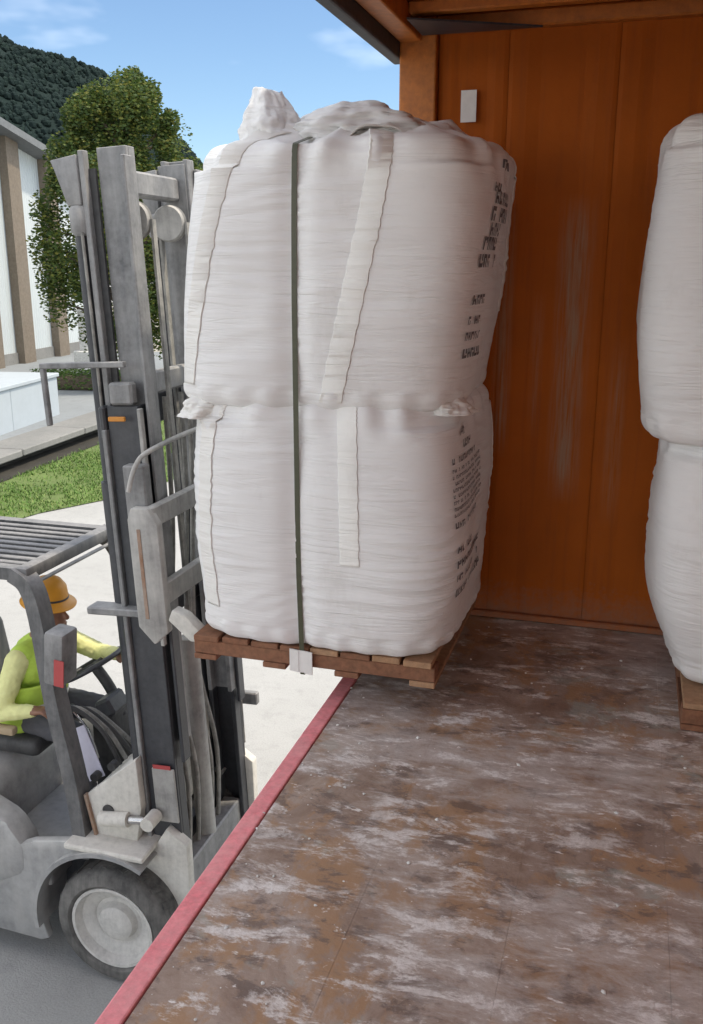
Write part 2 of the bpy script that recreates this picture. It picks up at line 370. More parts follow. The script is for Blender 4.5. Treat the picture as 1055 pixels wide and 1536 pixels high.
# grass verge
gp = [KA2-kn*.24, KB2-kn*.24, KB2-kn*1.2, cw(-2.2, 16.4), cw(-3.25, 13.7), cw(-4.4, 12.5), cw(-7.0, 10.2)-kd*4]
g = sheet('grass_verge', gp, .012, M['soil']); tag(g, kind='structure')
def inpoly(x, y, P):
    r = False; j = len(P)-1
    for i in range(len(P)):
        if (P[i].y > y) != (P[j].y > y) and x < (P[j].x-P[i].x)*(y-P[i].y)/(P[j].y-P[i].y)+P[i].x: r = not r
        j = i
    return r
vs, fs = [], []
xs = [p.x for p in gp]; ys = [p.y for p in gp]; cnt = 0
while cnt < 36000:
    x = random.uniform(min(xs), max(xs)); y = random.uniform(min(ys), max(ys))
    if y < 8.5 or not inpoly(x, y, gp): continue
    if fbm((x*.7, y*.7, 3)) < -.28 and random.random() < .8: continue
    cnt += 1
    a = random.uniform(0, 6.28); h = random.uniform(.02, .055); w = random.uniform(.007, .015); l = random.uniform(0, .05)
    b = len(vs); dx, dy = math.cos(a), math.sin(a)
    vs += [(x-dx*w, y-dy*w, .01), (x+dx*w, y+dy*w, .01), (x-dy*l, y+dx*l, .01+h)]; fs.append((b, b+1, b+2))
g = obj('grass', (vs, [], fs), M['grass']); tag(g, 'short mown green grass of the verge below the kerb', 'grass', kind='stuff')
# wooded hill
def hill_h(a):       # ridge height by bearing (degrees right of the camera's heading)
    pts = [(-70, 140), (-45, 130), (-30, 108), (-23, 93), (-20.2, 85), (-18.4, 77), (-15.5, 70), (-13.5, 63), (-12, 55), (-10, 43), (-8, 29), (-6, 14), (-4, 5), (-1, 0), (5, 0)]
    for (a0, h0), (a1, h1) in zip(pts, pts[1:]):
        if a0 <= a <= a1: return h0+(h1-h0)*(a-a0)/(a1-a0)
    return 0
NA, ND = 110, 26
vs, fs = [], []
for i in range(NA+1):
    a = -70+72*i/NA
    for j in range(ND+1):
        f = j/ND; d = 190+330*f
        hh = (hill_h(a)+4*min(1, hill_h(a)/20))*(math.sin(min(1, f/.64)*math.pi/2)**1.3 if f < .64 else 1-.25*((f-.64)/.36)**1.5)*(190+330*.64)/400
        p = cw(d*math.sin(R(a)), d*math.cos(R(a)))
        hh += 4*fbm((p.x*.02, p.y*.02, 0))*min(1, f*5)
        vs.append((p.x, p.y, max(-.5, hh-1)))
for i in range(NA):
    for j in range(ND):
        k = i*(ND+1)+j; fs.append((k, k+1, k+ND+2, k+ND+1))
hill = obj('hill', (vs, [], fs), M['forest'], None, 180); tag(hill, kind='structure')
# the wood on it: far-off mass
t1 = BM(); bmesh.ops.create_icosphere(t1, subdivisions=1, radius=1); iv = [v.co.copy() for v in t1.verts]; ifc = [[v.index for v in f.verts] for f in t1.faces]; t1.free()
fv, ff = [], []
hv = [Vector(v) for v in vs]
for k in range(20000):
    i = random.randrange(int(NA*.30), NA); j = random.randrange(0, int(ND*.72)); q = i*(ND+1)+j
    u_, v_ = random.random(), random.random()
    p = hv[q].lerp(hv[q+1], v_).lerp(hv[q+ND+1].lerp(hv[q+ND+2], v_), u_)
    if p.z < .5: continue
    r = random.uniform(.5, 1.2); hgt = random.uniform(1.2, 2.0); b = len(fv); sd_ = random.random()*50
    for c in iv:
        dsp = 1+.45*noise.noise(c*1.7+Vector((sd_, 0, 0)))
        fv.append((p.x+c.x*r*dsp, p.y+c.y*r*dsp, p.z+r*.6+c.z*r*hgt*dsp*.7))
    ff += [[b+x for x in f] for f in ifc]
o = obj('forest', (fv, [], ff), M['forest']); tag(o, 'dark green woodland covering the hillside behind the hall', 'forest', kind='stuff')

# ---------------------------------------------------------------- hall with white cladding
def hall():
    A = cw(-10.95, 28.6); d = Vector((math.sin(R(9.7)), math.cos(R(9.7)), 0)); d = cw(d.x, d.y); n = Vector((-d.y, d.x, 0))
    root = empty('industrial_hall', A-d*12+Vector((0, 0, .3)), math.atan2(d.y, d.x))
    tag(root, 'white clad hall with brown columns and sloping dark roof edge behind the tree', 'building')
    # local: x along the gable wall, y away from us, z up; A is at x = 12
    top = lambda x: 7.95-.178*(x-7) if x > 7 else 7.95+.178*(x-7)
    xs = [-2, 1, 4, 7, 9.6, 11.65, 13.6, 16.0, 18.6]
    for x0, x1 in zip(xs, xs[1:]):
        bm = BM(); prism(bm, [(x0+.02, .0), (x1-.02, .0), (x1-.02, top(x1)), (x0+.02, top(x0))], 0, .12); obj('cladding_panel', bm, M['clad'], root)
    for x in xs[1:-1]:
        bm = BM(); prism(bm, [(x-.36, 0), (x+.36, 0), (x+.36, top(x+.36)), (x-.36, top(x-.36))], -.28, -.004); obj('column', bm, M['column'], root)
    bm = BM(); prism(bm, [(-2.8, top(-2.8)), (7, 7.95), (19.3, top(19.3)), (19.3, top(19.3)+.22), (7, 8.17), (-2.8, top(-2.8)+.22)], -.7, 30); obj('roof', bm, M['roof'], root)
    bm = BM(); bxx(bm, 18.48, 18.58, .13, 29.8, 0, 5.85); obj('side_wall', bm, M['clad'], root)
    bm = BM(); bxx(bm, -2, 18.6, -.06, -.002, -.25, .35); obj('plinth', bm, M['kerb'], root)
hall()
# cream boundary wall, gate pillar, hedge beyond
def bwall():
    a, b = cw(-9.6, 36, .0), cw(6, 44, .0); d = (b-a).normalized(); L = (b-a).length
    r = empty('boundary_wall', a, math.atan2(d.y, d.x)); tag(r, 'low cream rendered wall far behind the lift mast', 'wall')
    for k in range(6):
        bm = BM(); bxx(bm, L*k/6+.02, L*(k+1)/6-.02, 0, .2, .0, 1.95, .01); obj('wall_panel', bm, M['cream_wall'], r)
        bm = BM(); bxx(bm, L*k/6-.12, L*k/6+.12, -.06, .26, 0, 2.1, .01); obj('wall_pier', bm, M['white'], r)
    bm = BM(); bxx(bm, -.1, L, -.06, .26, 2.11, 2.2, .01); obj('coping', bm, M['kerb'], r)
bwall()
def lowwall():
    a, b = cw(-7.6, 9.5), cw(-6.22, 19.5); d = (b-a).normalized(); L = (b-a).length
    r = empty('low_wall', a+Vector((0, 0, .3)), math.atan2(d.y, d.x)); tag(r, 'low white painted wall along the kerb in front of the hall', 'wall')
    n = 5
    for k in range(n):
        bm = BM(); bxx(bm, L*k/n+.006, L*(k+1)/n-.006, 0, 1.4, -.02, .80, .012); obj('wall_block', bm, M['lowwall'], r)
    bm = BM(); bxx(bm, -.02, L+.03, -.04, 1.44, .802, .88, .012); obj('coping', bm, M['lowwall'], r)
lowwall()
p = cw(-8.35, 29.5, .3)
r = empty('gate_pillar', p); tag(r, 'white pillar with stepped base under the tree', 'pillar')
bm = BM(); bxx(bm, -.19, .19, -.19, .19, .45, 1.65, .02); obj('shaft', bm, M['white'], r)
bm = BM(); bxx(bm, -.34, .34, -.34, .34, -.02, .45, .03); obj('base', bm, M['white'], r)
bm = BM(); bxx(bm, -.25, .25, -.25, .25, 1.65, 1.75, .02); obj('cap', bm, M['white'], r)
def leaf_cloud(inside, n, size, seed, asp=.5):
    rnd = random.Random(seed); vs, fs = [], []
    for _ in range(n):
        p = inside(rnd)
        if p is None: continue
        d = Vector((rnd.gauss(0, 1), rnd.gauss(0, 1), rnd.gauss(0, .7))).normalized(); u, v = frame(d)
        l = size*rnd.uniform(.6, 1.4); w = l*asp; b = len(vs)
        vs += [tuple(p-u*l), tuple(p+v*w), tuple(p+u*l), tuple(p-v*w+d*l*.2)]; fs.append((b, b+1, b+2, b+3))
    return vs, [], fs
hr = empty('clipped_hedge', cw(-6.4, 23.5, .3), TH+R(80)-math.pi/2+R(0)); tag(hr, 'low clipped green hedge strip beyond the kerb', 'hedge')
def hin(r_): return Vector((r_.uniform(-1.7, 1.7), r_.uniform(-.4, .4), r_.uniform(.02, .48)*(1+.1*r_.random())))
obj('foliage', leaf_cloud(hin, 6000, .035, 3), M['hedge'], hr)
bm = BM(); bxx(bm, -1.6, 1.6, -.3, .3, -.02, .36, .08); obj('twigs', bm, M['bark'], hr)

# ---------------------------------------------------------------- tree
def tree():
    base = cw(-5.75, 24.5, .3)
    r = empty('leafy_tree', base); tag(r, 'bushy green tree with uneven crown between hall and lift mast', 'tree')
    bm = BM(); tube(bm, smooth_path([(0, 0, -.1), (.05, .02, 1.0), (-.06, .1, 2.6), (.1, 0, 4.5), (.15, .1, 6.4)], 5), [.24-.009*k for k in range(21)], 10); obj('trunk', bm, M['bark'], r, 180)
    rnd = random.Random(5); cl = []
    for k in range(80):
        z = rnd.uniform(1.3, 7.0); a = rnd.uniform(0, 6.28)
        prof = (1.0 if z < 4.6 else 1.0-.62*((z-4.6)/2.6)**1.6)*(.62+.38*min(1, (z-.9)/1.6))
        rr = 1.95*prof*math.sqrt(rnd.random()); cl.append((Vector((rr*math.cos(a), rr*math.sin(a)*.9, z)), rnd.uniform(.30, .72)))
    # top spires seen against the sky, axis along the camera's right
    rx, ry = math.cos(TH), math.sin(TH)
    for u, z, s in ((.42, 7.45, .26), (.15, 7.25, .32), (.80, 7.15, .30), (-.4, 6.9, .34), (-1.15, 6.6, .30), (1.25, 6.5, .26), (-1.55, 5.6, .42), (1.45, 5.2, .45), (-2.0, 4.4, .42), (-2.1, 3.5, .45), (-1.9, 2.6, .5), (1.9, 4.2, .5), (1.9, 3.0, .5)):
        cl.append((Vector((u*rx, u*ry, z)), s))
        cl.append((Vector((u*rx*.9, u*ry*.9, z-.5)), s*1.2))
    for c, s in cl:
        if c.length > .5 and rnd.random() < .55:
            st = Vector((.05, .03, max(1.0, c.z-rnd.uniform(.6, 1.4)))); md = st.lerp(c, .5)+Vector((0, 0, .12))
            bm = BM(); tube(bm, smooth_path([st, md, c], 3), [.07, .06, .055, .045, .035, .025, .015], 6); obj('limb', bm, M['bark'], r, 180)
    def inside(q):
        c, s = q.choice(cl); d = Vector((q.gauss(0, 1), q.gauss(0, 1), q.gauss(0, 1))).normalized()*s*(q.random()**.45)
        d.z *= 1.25
        return c+d
    obj('crown', leaf_cloud(inside, 80000, .046, 11, .55), M['leaf'], r)
tree()

# ================================================================ truck body
FZ = 1.70; SILL = -1.075; WALLY = 4.32; RWX = 1.42; REAR = -1.7; ROOF = 4.43
truck = empty('truck_body', (0, 0, 0)); tag(truck, 'orange steel truck body with open side and worn floor', 'truck')
def tp(name, bm, m, parent=truck, smooth=None): return obj(name, bm, m, parent, smooth)
# floor boards
nb = 6; x0 = SILL+.066; bw = (RWX-x0)/nb
flo = tp('floor', bxx(BM(), x0, RWX, REAR, WALLY, FZ-.12, FZ-.03), M['floor'])
for k in range(nb):
    bm = BM(); bxx(bm, x0+k*bw+.0003, x0+(k+1)*bw-.0003, REAR, WALLY-.004, FZ-.027, FZ+random.uniform(-.0006, .0006), 0)
    obj('floor_board', bm, M['floor'], flo)
# sill rail with its red face
bm = BM(); bxx(bm, SILL, x0-.004, REAR, WALLY+.06, FZ-.2, FZ+.006, .006, 2); tp('side_sill', bm, M['sill'])
for k in range(6):
    bm = BM(); bxx(bm, SILL+.05, RWX, REAR+.4+k*1.05, REAR+.5+k*1.05, FZ-.26, FZ-.125); tp('cross_member', bm, M['dark'])
for x in (-.3, .7):
    bm = BM(); bxx(bm, x-.06, x+.06, REAR, WALLY+1.2, FZ-.56, FZ-.265); tp('chassis_rail', bm, M['dark'])
for y in (-1.1, .2):
    for x in (-.72, 1.08):
        bm = BM(); lathe(bm, [(.2, -.15), (.46, -.15), (.5, -.11), (.5, .11), (.46, .15), (.2, .15), (.16, .06)], (x, y, .5), 'X', 28); tp('wheel', bm, M['rubber'], truck, 40)
rc = random.Random(4); vs, fs = [], []
for k in range(230):
    x = rc.uniform(SILL+.03, RWX-.1); y = rc.uniform(.8, 4.2); q = rc.random()**3*.007+.0018; b = len(vs)
    if rc.random() < .5: x = SILL+.05+abs(rc.gauss(0, .25))
    for c in iv: vs.append((x+c.x*q*rc.uniform(.6, 1.4), y+c.y*q*rc.uniform(.6, 1.4), FZ+.003+c.z*q*.55))
    fs += [[b+i for i in f] for f in ifc]
tag(obj('cement_crumbs', (vs, [], fs), M['white']), 'white crumbs of spilled cement scattered over the worn floor', 'crumbs', kind='stuff')
# end wall: sheets with pressed ribs, corner post, header
wall = tp('end_wall', bxx(BM(), SILL+.05, RWX, WALLY+.03, WALLY+.06, FZ-.1, ROOF), M['wall_plain'])
xs = [SILL+.17, -.60, -.14, .32, .78, RWX]
for a, b in zip(xs, xs[1:]):
    bm = BM(); prof = []
    n = 5
    w = (b-a)
    pts = [(a+.002, 0)]
    c = a+w*.5
    pts += [(a+.02, -.004), (c-w*.32, -.004), (c-w*.20, .002), (c+w*.20, .002), (c+w*.32, -.004), (b-.02, -.004)]
    pts.append((b-.002, 0))
    lo = [bm.verts.new((x, WALLY+y+.012, FZ+.002)) for x, y in pts]; hi = [bm.verts.new((x, WALLY+y+.012, ROOF-.05)) for x, y in pts]
    for k in range(len(pts)-1): bm.faces.new((lo[k], lo[k+1], hi[k+1], hi[k]))
    o = obj('wall_sheet', bm, M['wall'], wall)
    md = o.modifiers.new('thickness', 'SOLIDIFY'); md.thickness = .004
bm = BM(); bxx(bm, SILL, SILL+.165, WALLY-.035, WALLY+.1, FZ+.01, ROOF, .008, 2); tp('corner_post', bm, M['orange'])
bm = BM(); bxx(bm, SILL+.17, RWX, WALLY-.03, WALLY-.0, FZ+.004, FZ+.035, .006); tp('wall_foot', bm, M['wall_plain'])
bm = BM(); bxx(bm, SILL+.167, RWX, WALLY-.05, WALLY+.02, ROOF-.07, ROOF-.004, .008); tp('header', bm, M['orange'])
# right wall with ribs, rear wall
rw = tp('right_wall', bxx(BM(), RWX, RWX+.05, REAR, WALLY+.06, FZ-.1, ROOF), M['wall_plain'])
for k in range(12):
    bm = BM(); y = REAR+.25+k*.5; bxx(bm, RWX-.03, RWX-.001, y, y+.12, FZ+.01, ROOF-.02, .008); obj('wall_rib', bm, M['wall_plain'], rw)
# roof: sheet, side rail, rubber edge, bows, gusset
tp('roof_sheet', bxx(BM(), SILL-.02, RWX+.06, REAR-.06, WALLY+.1, ROOF, ROOF+.03), M['wall_plain'])
bm = BM(); bxx(bm, SILL+.003, SILL+.10, REAR, WALLY-.037, ROOF-.10, ROOF-.003, .008, 2); tp('roof_rail', bm, M['orange'])
bm = BM(); bxx(bm, SILL-.06, SILL-.001, REAR-.06, WALLY+.1, ROOF-.16, ROOF-.002, .01, 2); tp('roof_edge_seal', bm, M['dark'])
for k in range(10):
    y = WALLY-.30-k*.62
    bm = BM(); bxx(bm, SILL+.102, RWX-.002, y, y+.06, ROOF-.05, ROOF-.003, .006); tp('roof_bow', bm, M['orange'])
bm = BM()
gz = ROOF-.085
for zz in (gz, gz+.008): pass
a = [bm.verts.new(v) for v in ((SILL+.11, WALLY-.075, gz), (SILL+.62, WALLY-.075, gz), (SILL+.11, WALLY-.36, gz))]
b = [bm.verts.new((v.co.x, v.co.y, gz+.008)) for v in a]
bm.faces.new(a); bm.faces.new(b[::-1])
for k in range(3): bm.faces.new((a[k], a[(k+1) % 3], b[(k+1) % 3], b[k]))
tp('corner_gusset', bm, M['mastdark'])
bm = BM(); bxx(bm, -.80, -.732, WALLY-.014, WALLY-.011, 4.0, 4.13); p = tp('paper_label', bm, M['paper']); p['label'] = 'small white paper label stuck high on the end wall'

# ================================================================ pallets
def pallet(name, x0, x1, y0, y1, z, label, lip=None):
    r = empty(name, (x0, y0, z)); tag(r, label, 'pallet', 'wooden pallets under the bulk bags')
    W_, D_ = x1-x0, y1-y0; H = .108
    rnd = random.Random(name+label)
    for k, y in enumerate((.0, D_/2-.045, D_-.09)):
        bm = BM(); bxx(bm, 0, W_, y+.004, y+.086, .0245, H-.0245, .004); obj('stringer', bm, M['pallet'], r)
    n = 8; w = W_/n
    for k in range(n):
        bm = BM(); bxx(bm, k*w+rnd.uniform(.001, .005), (k+1)*w-rnd.uniform(.004, .014), rnd.uniform(-.012, .012), D_+rnd.uniform(-.01, .01), H-.024, H+rnd.uniform(-.002, .002), .003); obj('deck_board', bm, random.Random(k+len(label)).choice((M['pallet'], M['pallet2'], M['pallet'])) if k < n-1 else M['pallet2'], r)
    for k in range(4):
        bm = BM(); x = k*(W_-.1)/3; bxx(bm, x, x+.1, .0, D_, 0, .024, .003); obj('bottom_board', bm, M['pallet'] if k < 3 else M['pallet2'], r)
    return r
PZ = 1.81
pallet('pallet', -1.655, -.635, 3.21, 4.20, PZ, 'reddish brown wooden pallet lifted on the forks, half over the sill')
pallet('pallet', .28, 1.30, 3.36, 4.29, FZ+.003, 'wooden pallet on the floor at right under two bags')

# ================================================================ bulk bags
class Bag:
    def __init__(s, c, hw, hd, h, shear=(0, 0), seed=0, dome=.12, bot=.9, tap=.04, cinch=None):
        s.c = Vector(c); s.hw, s.hd, s.h, s.shear, s.seed, s.dome, s.bot = hw, hd, h, shear, seed, dome, bot
        s.tap = tap; s.cinch = cinch
    def prof(s, v):
        """v 0..1 -> radial factor, height; 0 bottom centre, 1 top centre"""
        if v < .10:
            t = v/.10; return s.bot*.86*t, 0
        if v < .20:
            t = (v-.10)/.10; a = t*math.pi/2; return s.bot*(.86+.12*math.sin(a)), s.h*.07*(1-math.cos(a))
        if v < .80:
            t = (v-.20)/.60; z = .07+t*.84
            k = s.bot*.98+(1-s.bot*.98)*math.sin(min(1, t/.42)*math.pi/2)
            if t > .62: k -= s.tap*((t-.62)/.38)**1.6
            return k, s.h*z
        if v < .92:
            t = (v-.80)/.12; a = t*math.pi/2; return 1-s.tap-.16*(1-math.cos(a)), s.h*(.91+.09*math.sin(a))
        t = (v-.92)/.08; return (.84-s.tap)*(1-t), s.h+s.dome*(1-(1-t)**1.7)
    def pt(s, phi, v, off=0, fine=True):
        f, z = s.prof(v)
        n = 5.2 if z < s.h*.9 else 3.6
        cx, sy = math.cos(phi), math.sin(phi)
        r = (abs(cx)**n+abs(sy)**n)**(-1/n)
        zz = z/s.h
        # big soft lumps, horizontal pleats
        w = .022*noise.noise(Vector((cx*1.6+s.seed, sy*1.6, zz*2.2)))
        amp = .0075*max(.1, min(1, .5+1.6*noise.noise(Vector((cx*2.2, sy*2.2+s.seed, zz*2.5)))))
        w += amp*(.5-abs(noise.noise(Vector((cx*1.3+s.seed, sy*1.3, zz*17+1.5*noise.noise(Vector((cx*1.5, sy*1.5, zz*3))))))*2)+.45*noise.noise(Vector((cx*2.0, sy*2.0+s.seed, zz*44))))*(1 if fine and .08 < zz < .97 else 0)
        # gathered folds near the top and the base, running upward
        if zz > .84 and fine: w += .017*math.sin(phi*19+3*noise.noise(Vector((cx*3, sy*3, s.seed))))*min(1, (zz-.84)*7)*min(1, f*1.6)
        if zz < .08: w += .006*math.sin(phi*31)*f
        if s.cinch is not None:      # the band pulls the cloth in
            dx = cx*r*s.hw*f+s.shear[0]*zz-s.cinch
            g_ = math.exp(-(dx/.055)**2)
            if sy < 0 or v > .9: w -= .026*g_*min(1, f*2)
            z -= .045*g_*(1 if v > .86 else 0)*min(1, max(0, (v-.86)*20))
        x = cx*r*(s.hw*f+w+off); y = sy*r*(s.hd*f+w+off)
        if v > .92: z += .055*fbm((x*5, y*5, s.seed), 4)*min(1, (v-.92)*40)+off
        return s.c+Vector((x+s.shear[0]*zz, y+s.shear[1]*zz, z))
    def phi_x(s, side, d):
        """phi where the surface is d metres along the named face from its middle"""
        return {'front': math.atan2(-s.hd, d), 'right': math.atan2(d, s.hw), 'left': math.atan2(d, -s.hw), 'back': math.atan2(s.hd, d)}[side]
    def v_z(s, z):
        lo, hi = .1, .92
        for _ in range(30):
            m = (lo+hi)/2
            if s.prof(m)[1] < z: lo = m
            else: hi = m
        return lo
    def mesh(s, na=168, nv=150):
        vs, fs = [], []
        for j in range(nv+1):
            v = j/nv
            for i in range(na): vs.append(tuple(s.pt(2*math.pi*i/na, v)-s.c))
        for j in range(nv):
            for i in range(na): a = j*na+i; b = j*na+(i+1) % na; fs.append((a, b, b+na, a+na))
        return vs, [], fs
    def strip(s, path, w, off=.0035, steps=90):
        """webbing laid on the surface along [(phi, v)], w metres wide"""
        P = []
        for k in range(steps+1):
            t = k/steps*(len(path)-1); i = min(int(t), len(path)-2); f = t-i
            P.append((path[i][0]+(path[i+1][0]-path[i][0])*f, path[i][1]+(path[i+1][1]-path[i][1])*f))
        vs, fs = [], []
        for k, (ph, v) in enumerate(P):
            p = s.pt(ph, v, off, False); q = s.pt(P[min(k+1, steps)][0], P[min(k+1, steps)][1], off, False)-s.pt(P[max(k-1, 0)][0], P[max(k-1, 0)][1], off, False)
            e = 1e-2; n = (s.pt(ph+e, v, 0, False)-s.pt(ph-e, v, 0, False)).cross(s.pt(ph, min(1, v+e), 0, False)-s.pt(ph, v-e, 0, False)).normalized()
            sd = q.normalized().cross(n).normalized()
            arc = (s.pt(ph+e, v, 0, False)-s.pt(ph-e, v, 0, False)).length/(2*e); ww = w*(1+.04*math.sin(k*.9))/2/max(arc, .05)
            for m, o_ in ((-1, .0004), (-.94, off), (.94, off), (1, .0004)): vs.append(tuple(s.pt(ph+m*ww, v, o_)-s.c))
        for k in range(steps):
            for m in range(3): a = k*4+m; fs.append((a, a+1, a+5, a+4))
        return vs, [], fs
def text_rows(bag, side, rows, off=.004, seed=1):
    """small printed marks that follow the cloth: rows = (d0, d1, z, height, mean letter width, slant)"""
    rnd = random.Random(seed); vs, fs = [], []
    for d0, d1, z, h, lw, sl in rows:
        d = d0
        while d < d1:
            w = lw*rnd.uniform(.5, 1.25)
            if rnd.random() < .84:
                parts = [(0, .32, 0, 1), (.32, 1, *rnd.choice(((.0, .3), (.7, 1), (.35, .62)))), (.7, 1, *rnd.choice(((0, 1), (0, .5), (.5, 1))))]
                for a, b, c, e in parts:
                    k = len(vs)
                    for dd, zz in ((a, c), (b, c), (b, e), (a, e)):
                        D = d+w*dd+sl*h*zz
                        vs.append(tuple(bag.pt(bag.phi_x(side, D), bag.v_z(z+h*zz), off)-bag.c))
                    fs.append((k, k+1, k+2, k+3))
            d += w+lw*.28
    return vs, [], fs
def build_bag(bag, label, strips, texts, seed):
    r = empty('bulk_bag', bag.c); tag(r, label, 'bulk bag', 'white bulk bags stacked in pairs')
    obj('bag_body', bag.mesh(), M['bag'], r, 180)
    for path, w in strips:
        o = obj('lift_strap', bag.strip(path, w), M['webbing'], r, 50); md = o.modifiers.new('t', 'SOLIDIFY'); md.thickness = .0012; md.offset = 0
    if texts: tag(obj('printed_text', text_rows(bag, 'right', [(a-.15, b-.13, *q) for a, b, *q in texts], .004, seed), M['ink'], r, 180), kind='stuff')
    return r
PTOP = PZ+.108
low = Bag((-1.125, 3.69, PTOP+.002), .560, .540, 1.005, (.0, 0), 3.1, .03, .99, .035, -.047)
upp = Bag((-1.165, 3.70, PTOP+.955), .575, .540, .955, (.115, 0), 8.7, .10, 1.005, .03, -.007)
def corner_straps(b, face, d0, d1, v0, v1, vt=.955):
    p0 = b.phi_x(face, d0); p1 = b.phi_x(face, d1)
    return [(p0, v0), (p0*.5+p1*.5, (v0+v1)/2), (p1, v1), (p1, vt)]
lowS = [(corner_straps(low, 'front', .16, .15, .42, .80, .86), .075), (corner_straps(low, 'front', -.46, -.42, .25, .80, .86), .075),
        (corner_straps(low, 'left', .25, .25, .42, .8, .86), .075), (corner_straps(low, 'left', -.25, -.25, .42, .8, .86), .075), (corner_straps(low, 'right', .36, .36, .45, .8, .86), .07)]
lowT = [(-.20, -.13, .86, .028, .03, 0), (-.16, -.09, .81, .03, .03, 0),
        (-.30, .02, .762, .022, .03, 0)]+[(-.30, .16, .73-.0235*k, .013, .018, 0) for k in range(8)]+[(-.29, .05, .52, .022, .03, 0),
        (-.27, -.02, .42, .026, .034, 0), (-.27, .16, .36, .030, .036, 0), (-.25, .15, .30, .027, .034, 0), (-.25, .18, .235, .034, .038, 0)]
uppS = [(corner_straps(upp, 'front', .115, .175, .17, .62, .62), .085), ([(upp.phi_x('front', .175), .60), (upp.phi_x('front', .195), .80), (upp.phi_x('front', .20), .955)], .085),
        (corner_straps(upp, 'front', -.50, -.36, .21, .82), .08), (corner_straps(upp, 'left', .22, .22, .3, .82), .08), (corner_straps(upp, 'right', .30, .30, .4, .82), .075), (corner_straps(upp, 'back', .2, .2, .4, .82), .08)]
uppT = [(-.05, .05, .86, .03, .05, 0), (-.16, -.09, .775, .03, .05, .2), (-.13, .12, .735, .045, .055, .4), (-.17, .10, .675, .05, .05, .4), (-.20, .05, .625, .045, .05, .4), (-.23, .02, .575, .045, .05, .3), (-.25, 0, .515, .045, .055, 0),
        (-.25, -.10, .385, .034, .04, 0), (-.26, -.07, .315, .03, .036, 0), (-.26, -.08, .258, .03, .036, 0), (-.26, -.07, .195, .034, .036, 0)]
lowR = build_bag(low, 'lower white bulk bag on the lifted pallet, rows of small print', lowS, lowT, 5)
uppR = build_bag(upp, 'upper white bulk bag on the lifted pallet, with tied spout', uppS, uppT, 6)
# crumpled spout and folded loops on the upper left bag
def crumple(bm, c, rx, ry, h, seed, n=64, m=30, peak=None):
    vs = []
    for j in range(m+1):
        t = j/m
        for i in range(n):
            a = 2*math.pi*i/n
            k = (1-.35*t if t < .6 else .79-1.5*(t-.6)**1.2)*(1+.10*math.sin(a*5+seed)*t+.22*fbm((math.cos(a)*1.6+seed, math.sin(a)*1.6, t*2.4), 4)+.10*fbm((math.cos(a)*5+seed, math.sin(a)*5, t*7), 3))
            if peak is not None: k *= (1-.72*t**.8)/max(.05, (1-.35*t if t < .6 else .79-1.5*(t-.6)**1.2))
            k = max(.02, k)
            vs.append(bm.verts.new((c[0]+rx*k*math.cos(a)+(.04*math.sin(seed) if peak is None else peak)*t, c[1]+ry*k*math.sin(a), c[2]+h*t*(1+.10*fbm((math.cos(a)*1, math.sin(a)*1, seed), 2)))))
    for j in range(m):
        for i in range(n): bm.faces.new((vs[j*n+i], vs[j*n+(i+1) % n], vs[(j+1)*n+(i+1) % n], vs[(j+1)*n+i]))
    bm.faces.new(vs[m*n:]); return bm
Z0 = upp.h
bm = crumple(BM(), (-.165, -.25, Z0-.06), .185, .19, .25, 2.3, peak=-.035); obj('spout', bm, M['bag'], uppR, 180)
bm = crumple(BM(), (.13, -.10, Z0-.0), .31, .27, .15, 5.1); obj('spout', bm, M['bag'], uppR, 180)
def loop(bm, a, b, h, w, seed=0):
    a, b = Vector(a), Vector(b); pts = []
    for k in range(15):
        t = k/14; p = a.lerp(b, t); p.z += h*math.sin(t*math.pi)**.7+.01*math.sin(t*9+seed); pts.append(p)
    return ribbon_box(bm, pts, .006, w, (a-b).cross(Vector((0, 0, 1))).normalized())
for a, b, h, w in (((.12, -.36, Z0-.05), (.36, -.28, Z0-.05), .10, .085), ((.38, .0, Z0-.1), (.50, .26, Z0-.12), .11, .07), ((-.42, -.05, Z0-.1), (-.36, .28, Z0-.06), .10, .07)):
    obj('lift_loop', loop(BM(), a, b, h, w), M['webbing'], uppR, 180)
# crushed loops squeezed out between the bags
for c, rx, ry, h, sd_ in (((-.47, -.42, low.h-.10), .10, .09, .10, 1.0), ((.49, -.30, low.h-.06), .09, .12, .07, 4.0)):
    obj('lift_loop', crumple(BM(), c, rx, ry, h, sd_), M['webbing'], lowR, 180)
# right-hand stack
rlow = Bag((.725, 3.86, FZ+.12), .60, .47, 1.0, (.0, 0), 13.1, .05, .84)
rupp = Bag((.635, 3.84, FZ+.12+.945), .635, .48, 1.13, (.03, 0), 17.7, .1, .92)
build_bag(rlow, 'lower white bulk bag of the stack at the right edge', [(corner_straps(rlow, 'front', -.1, -.1, .4, .8, .86), .075)], None, 1)
rr = build_bag(rupp, 'upper white bulk bag of the stack at the right edge', [(corner_straps(rupp, 'front', -.05, -.1, .3, .82), .08)], None, 2)
obj('lift_loop', loop(BM(), (-.36, -.32, rupp.h-.05), (-.05, -.34, rupp.h-.03), .12, .07), M['webbing'], rr, 180)
obj('spout', crumple(BM(), (-.05, -.1, rupp.h-.01), .22, .2, .16, 7.7), M['bag'], rr, 180)

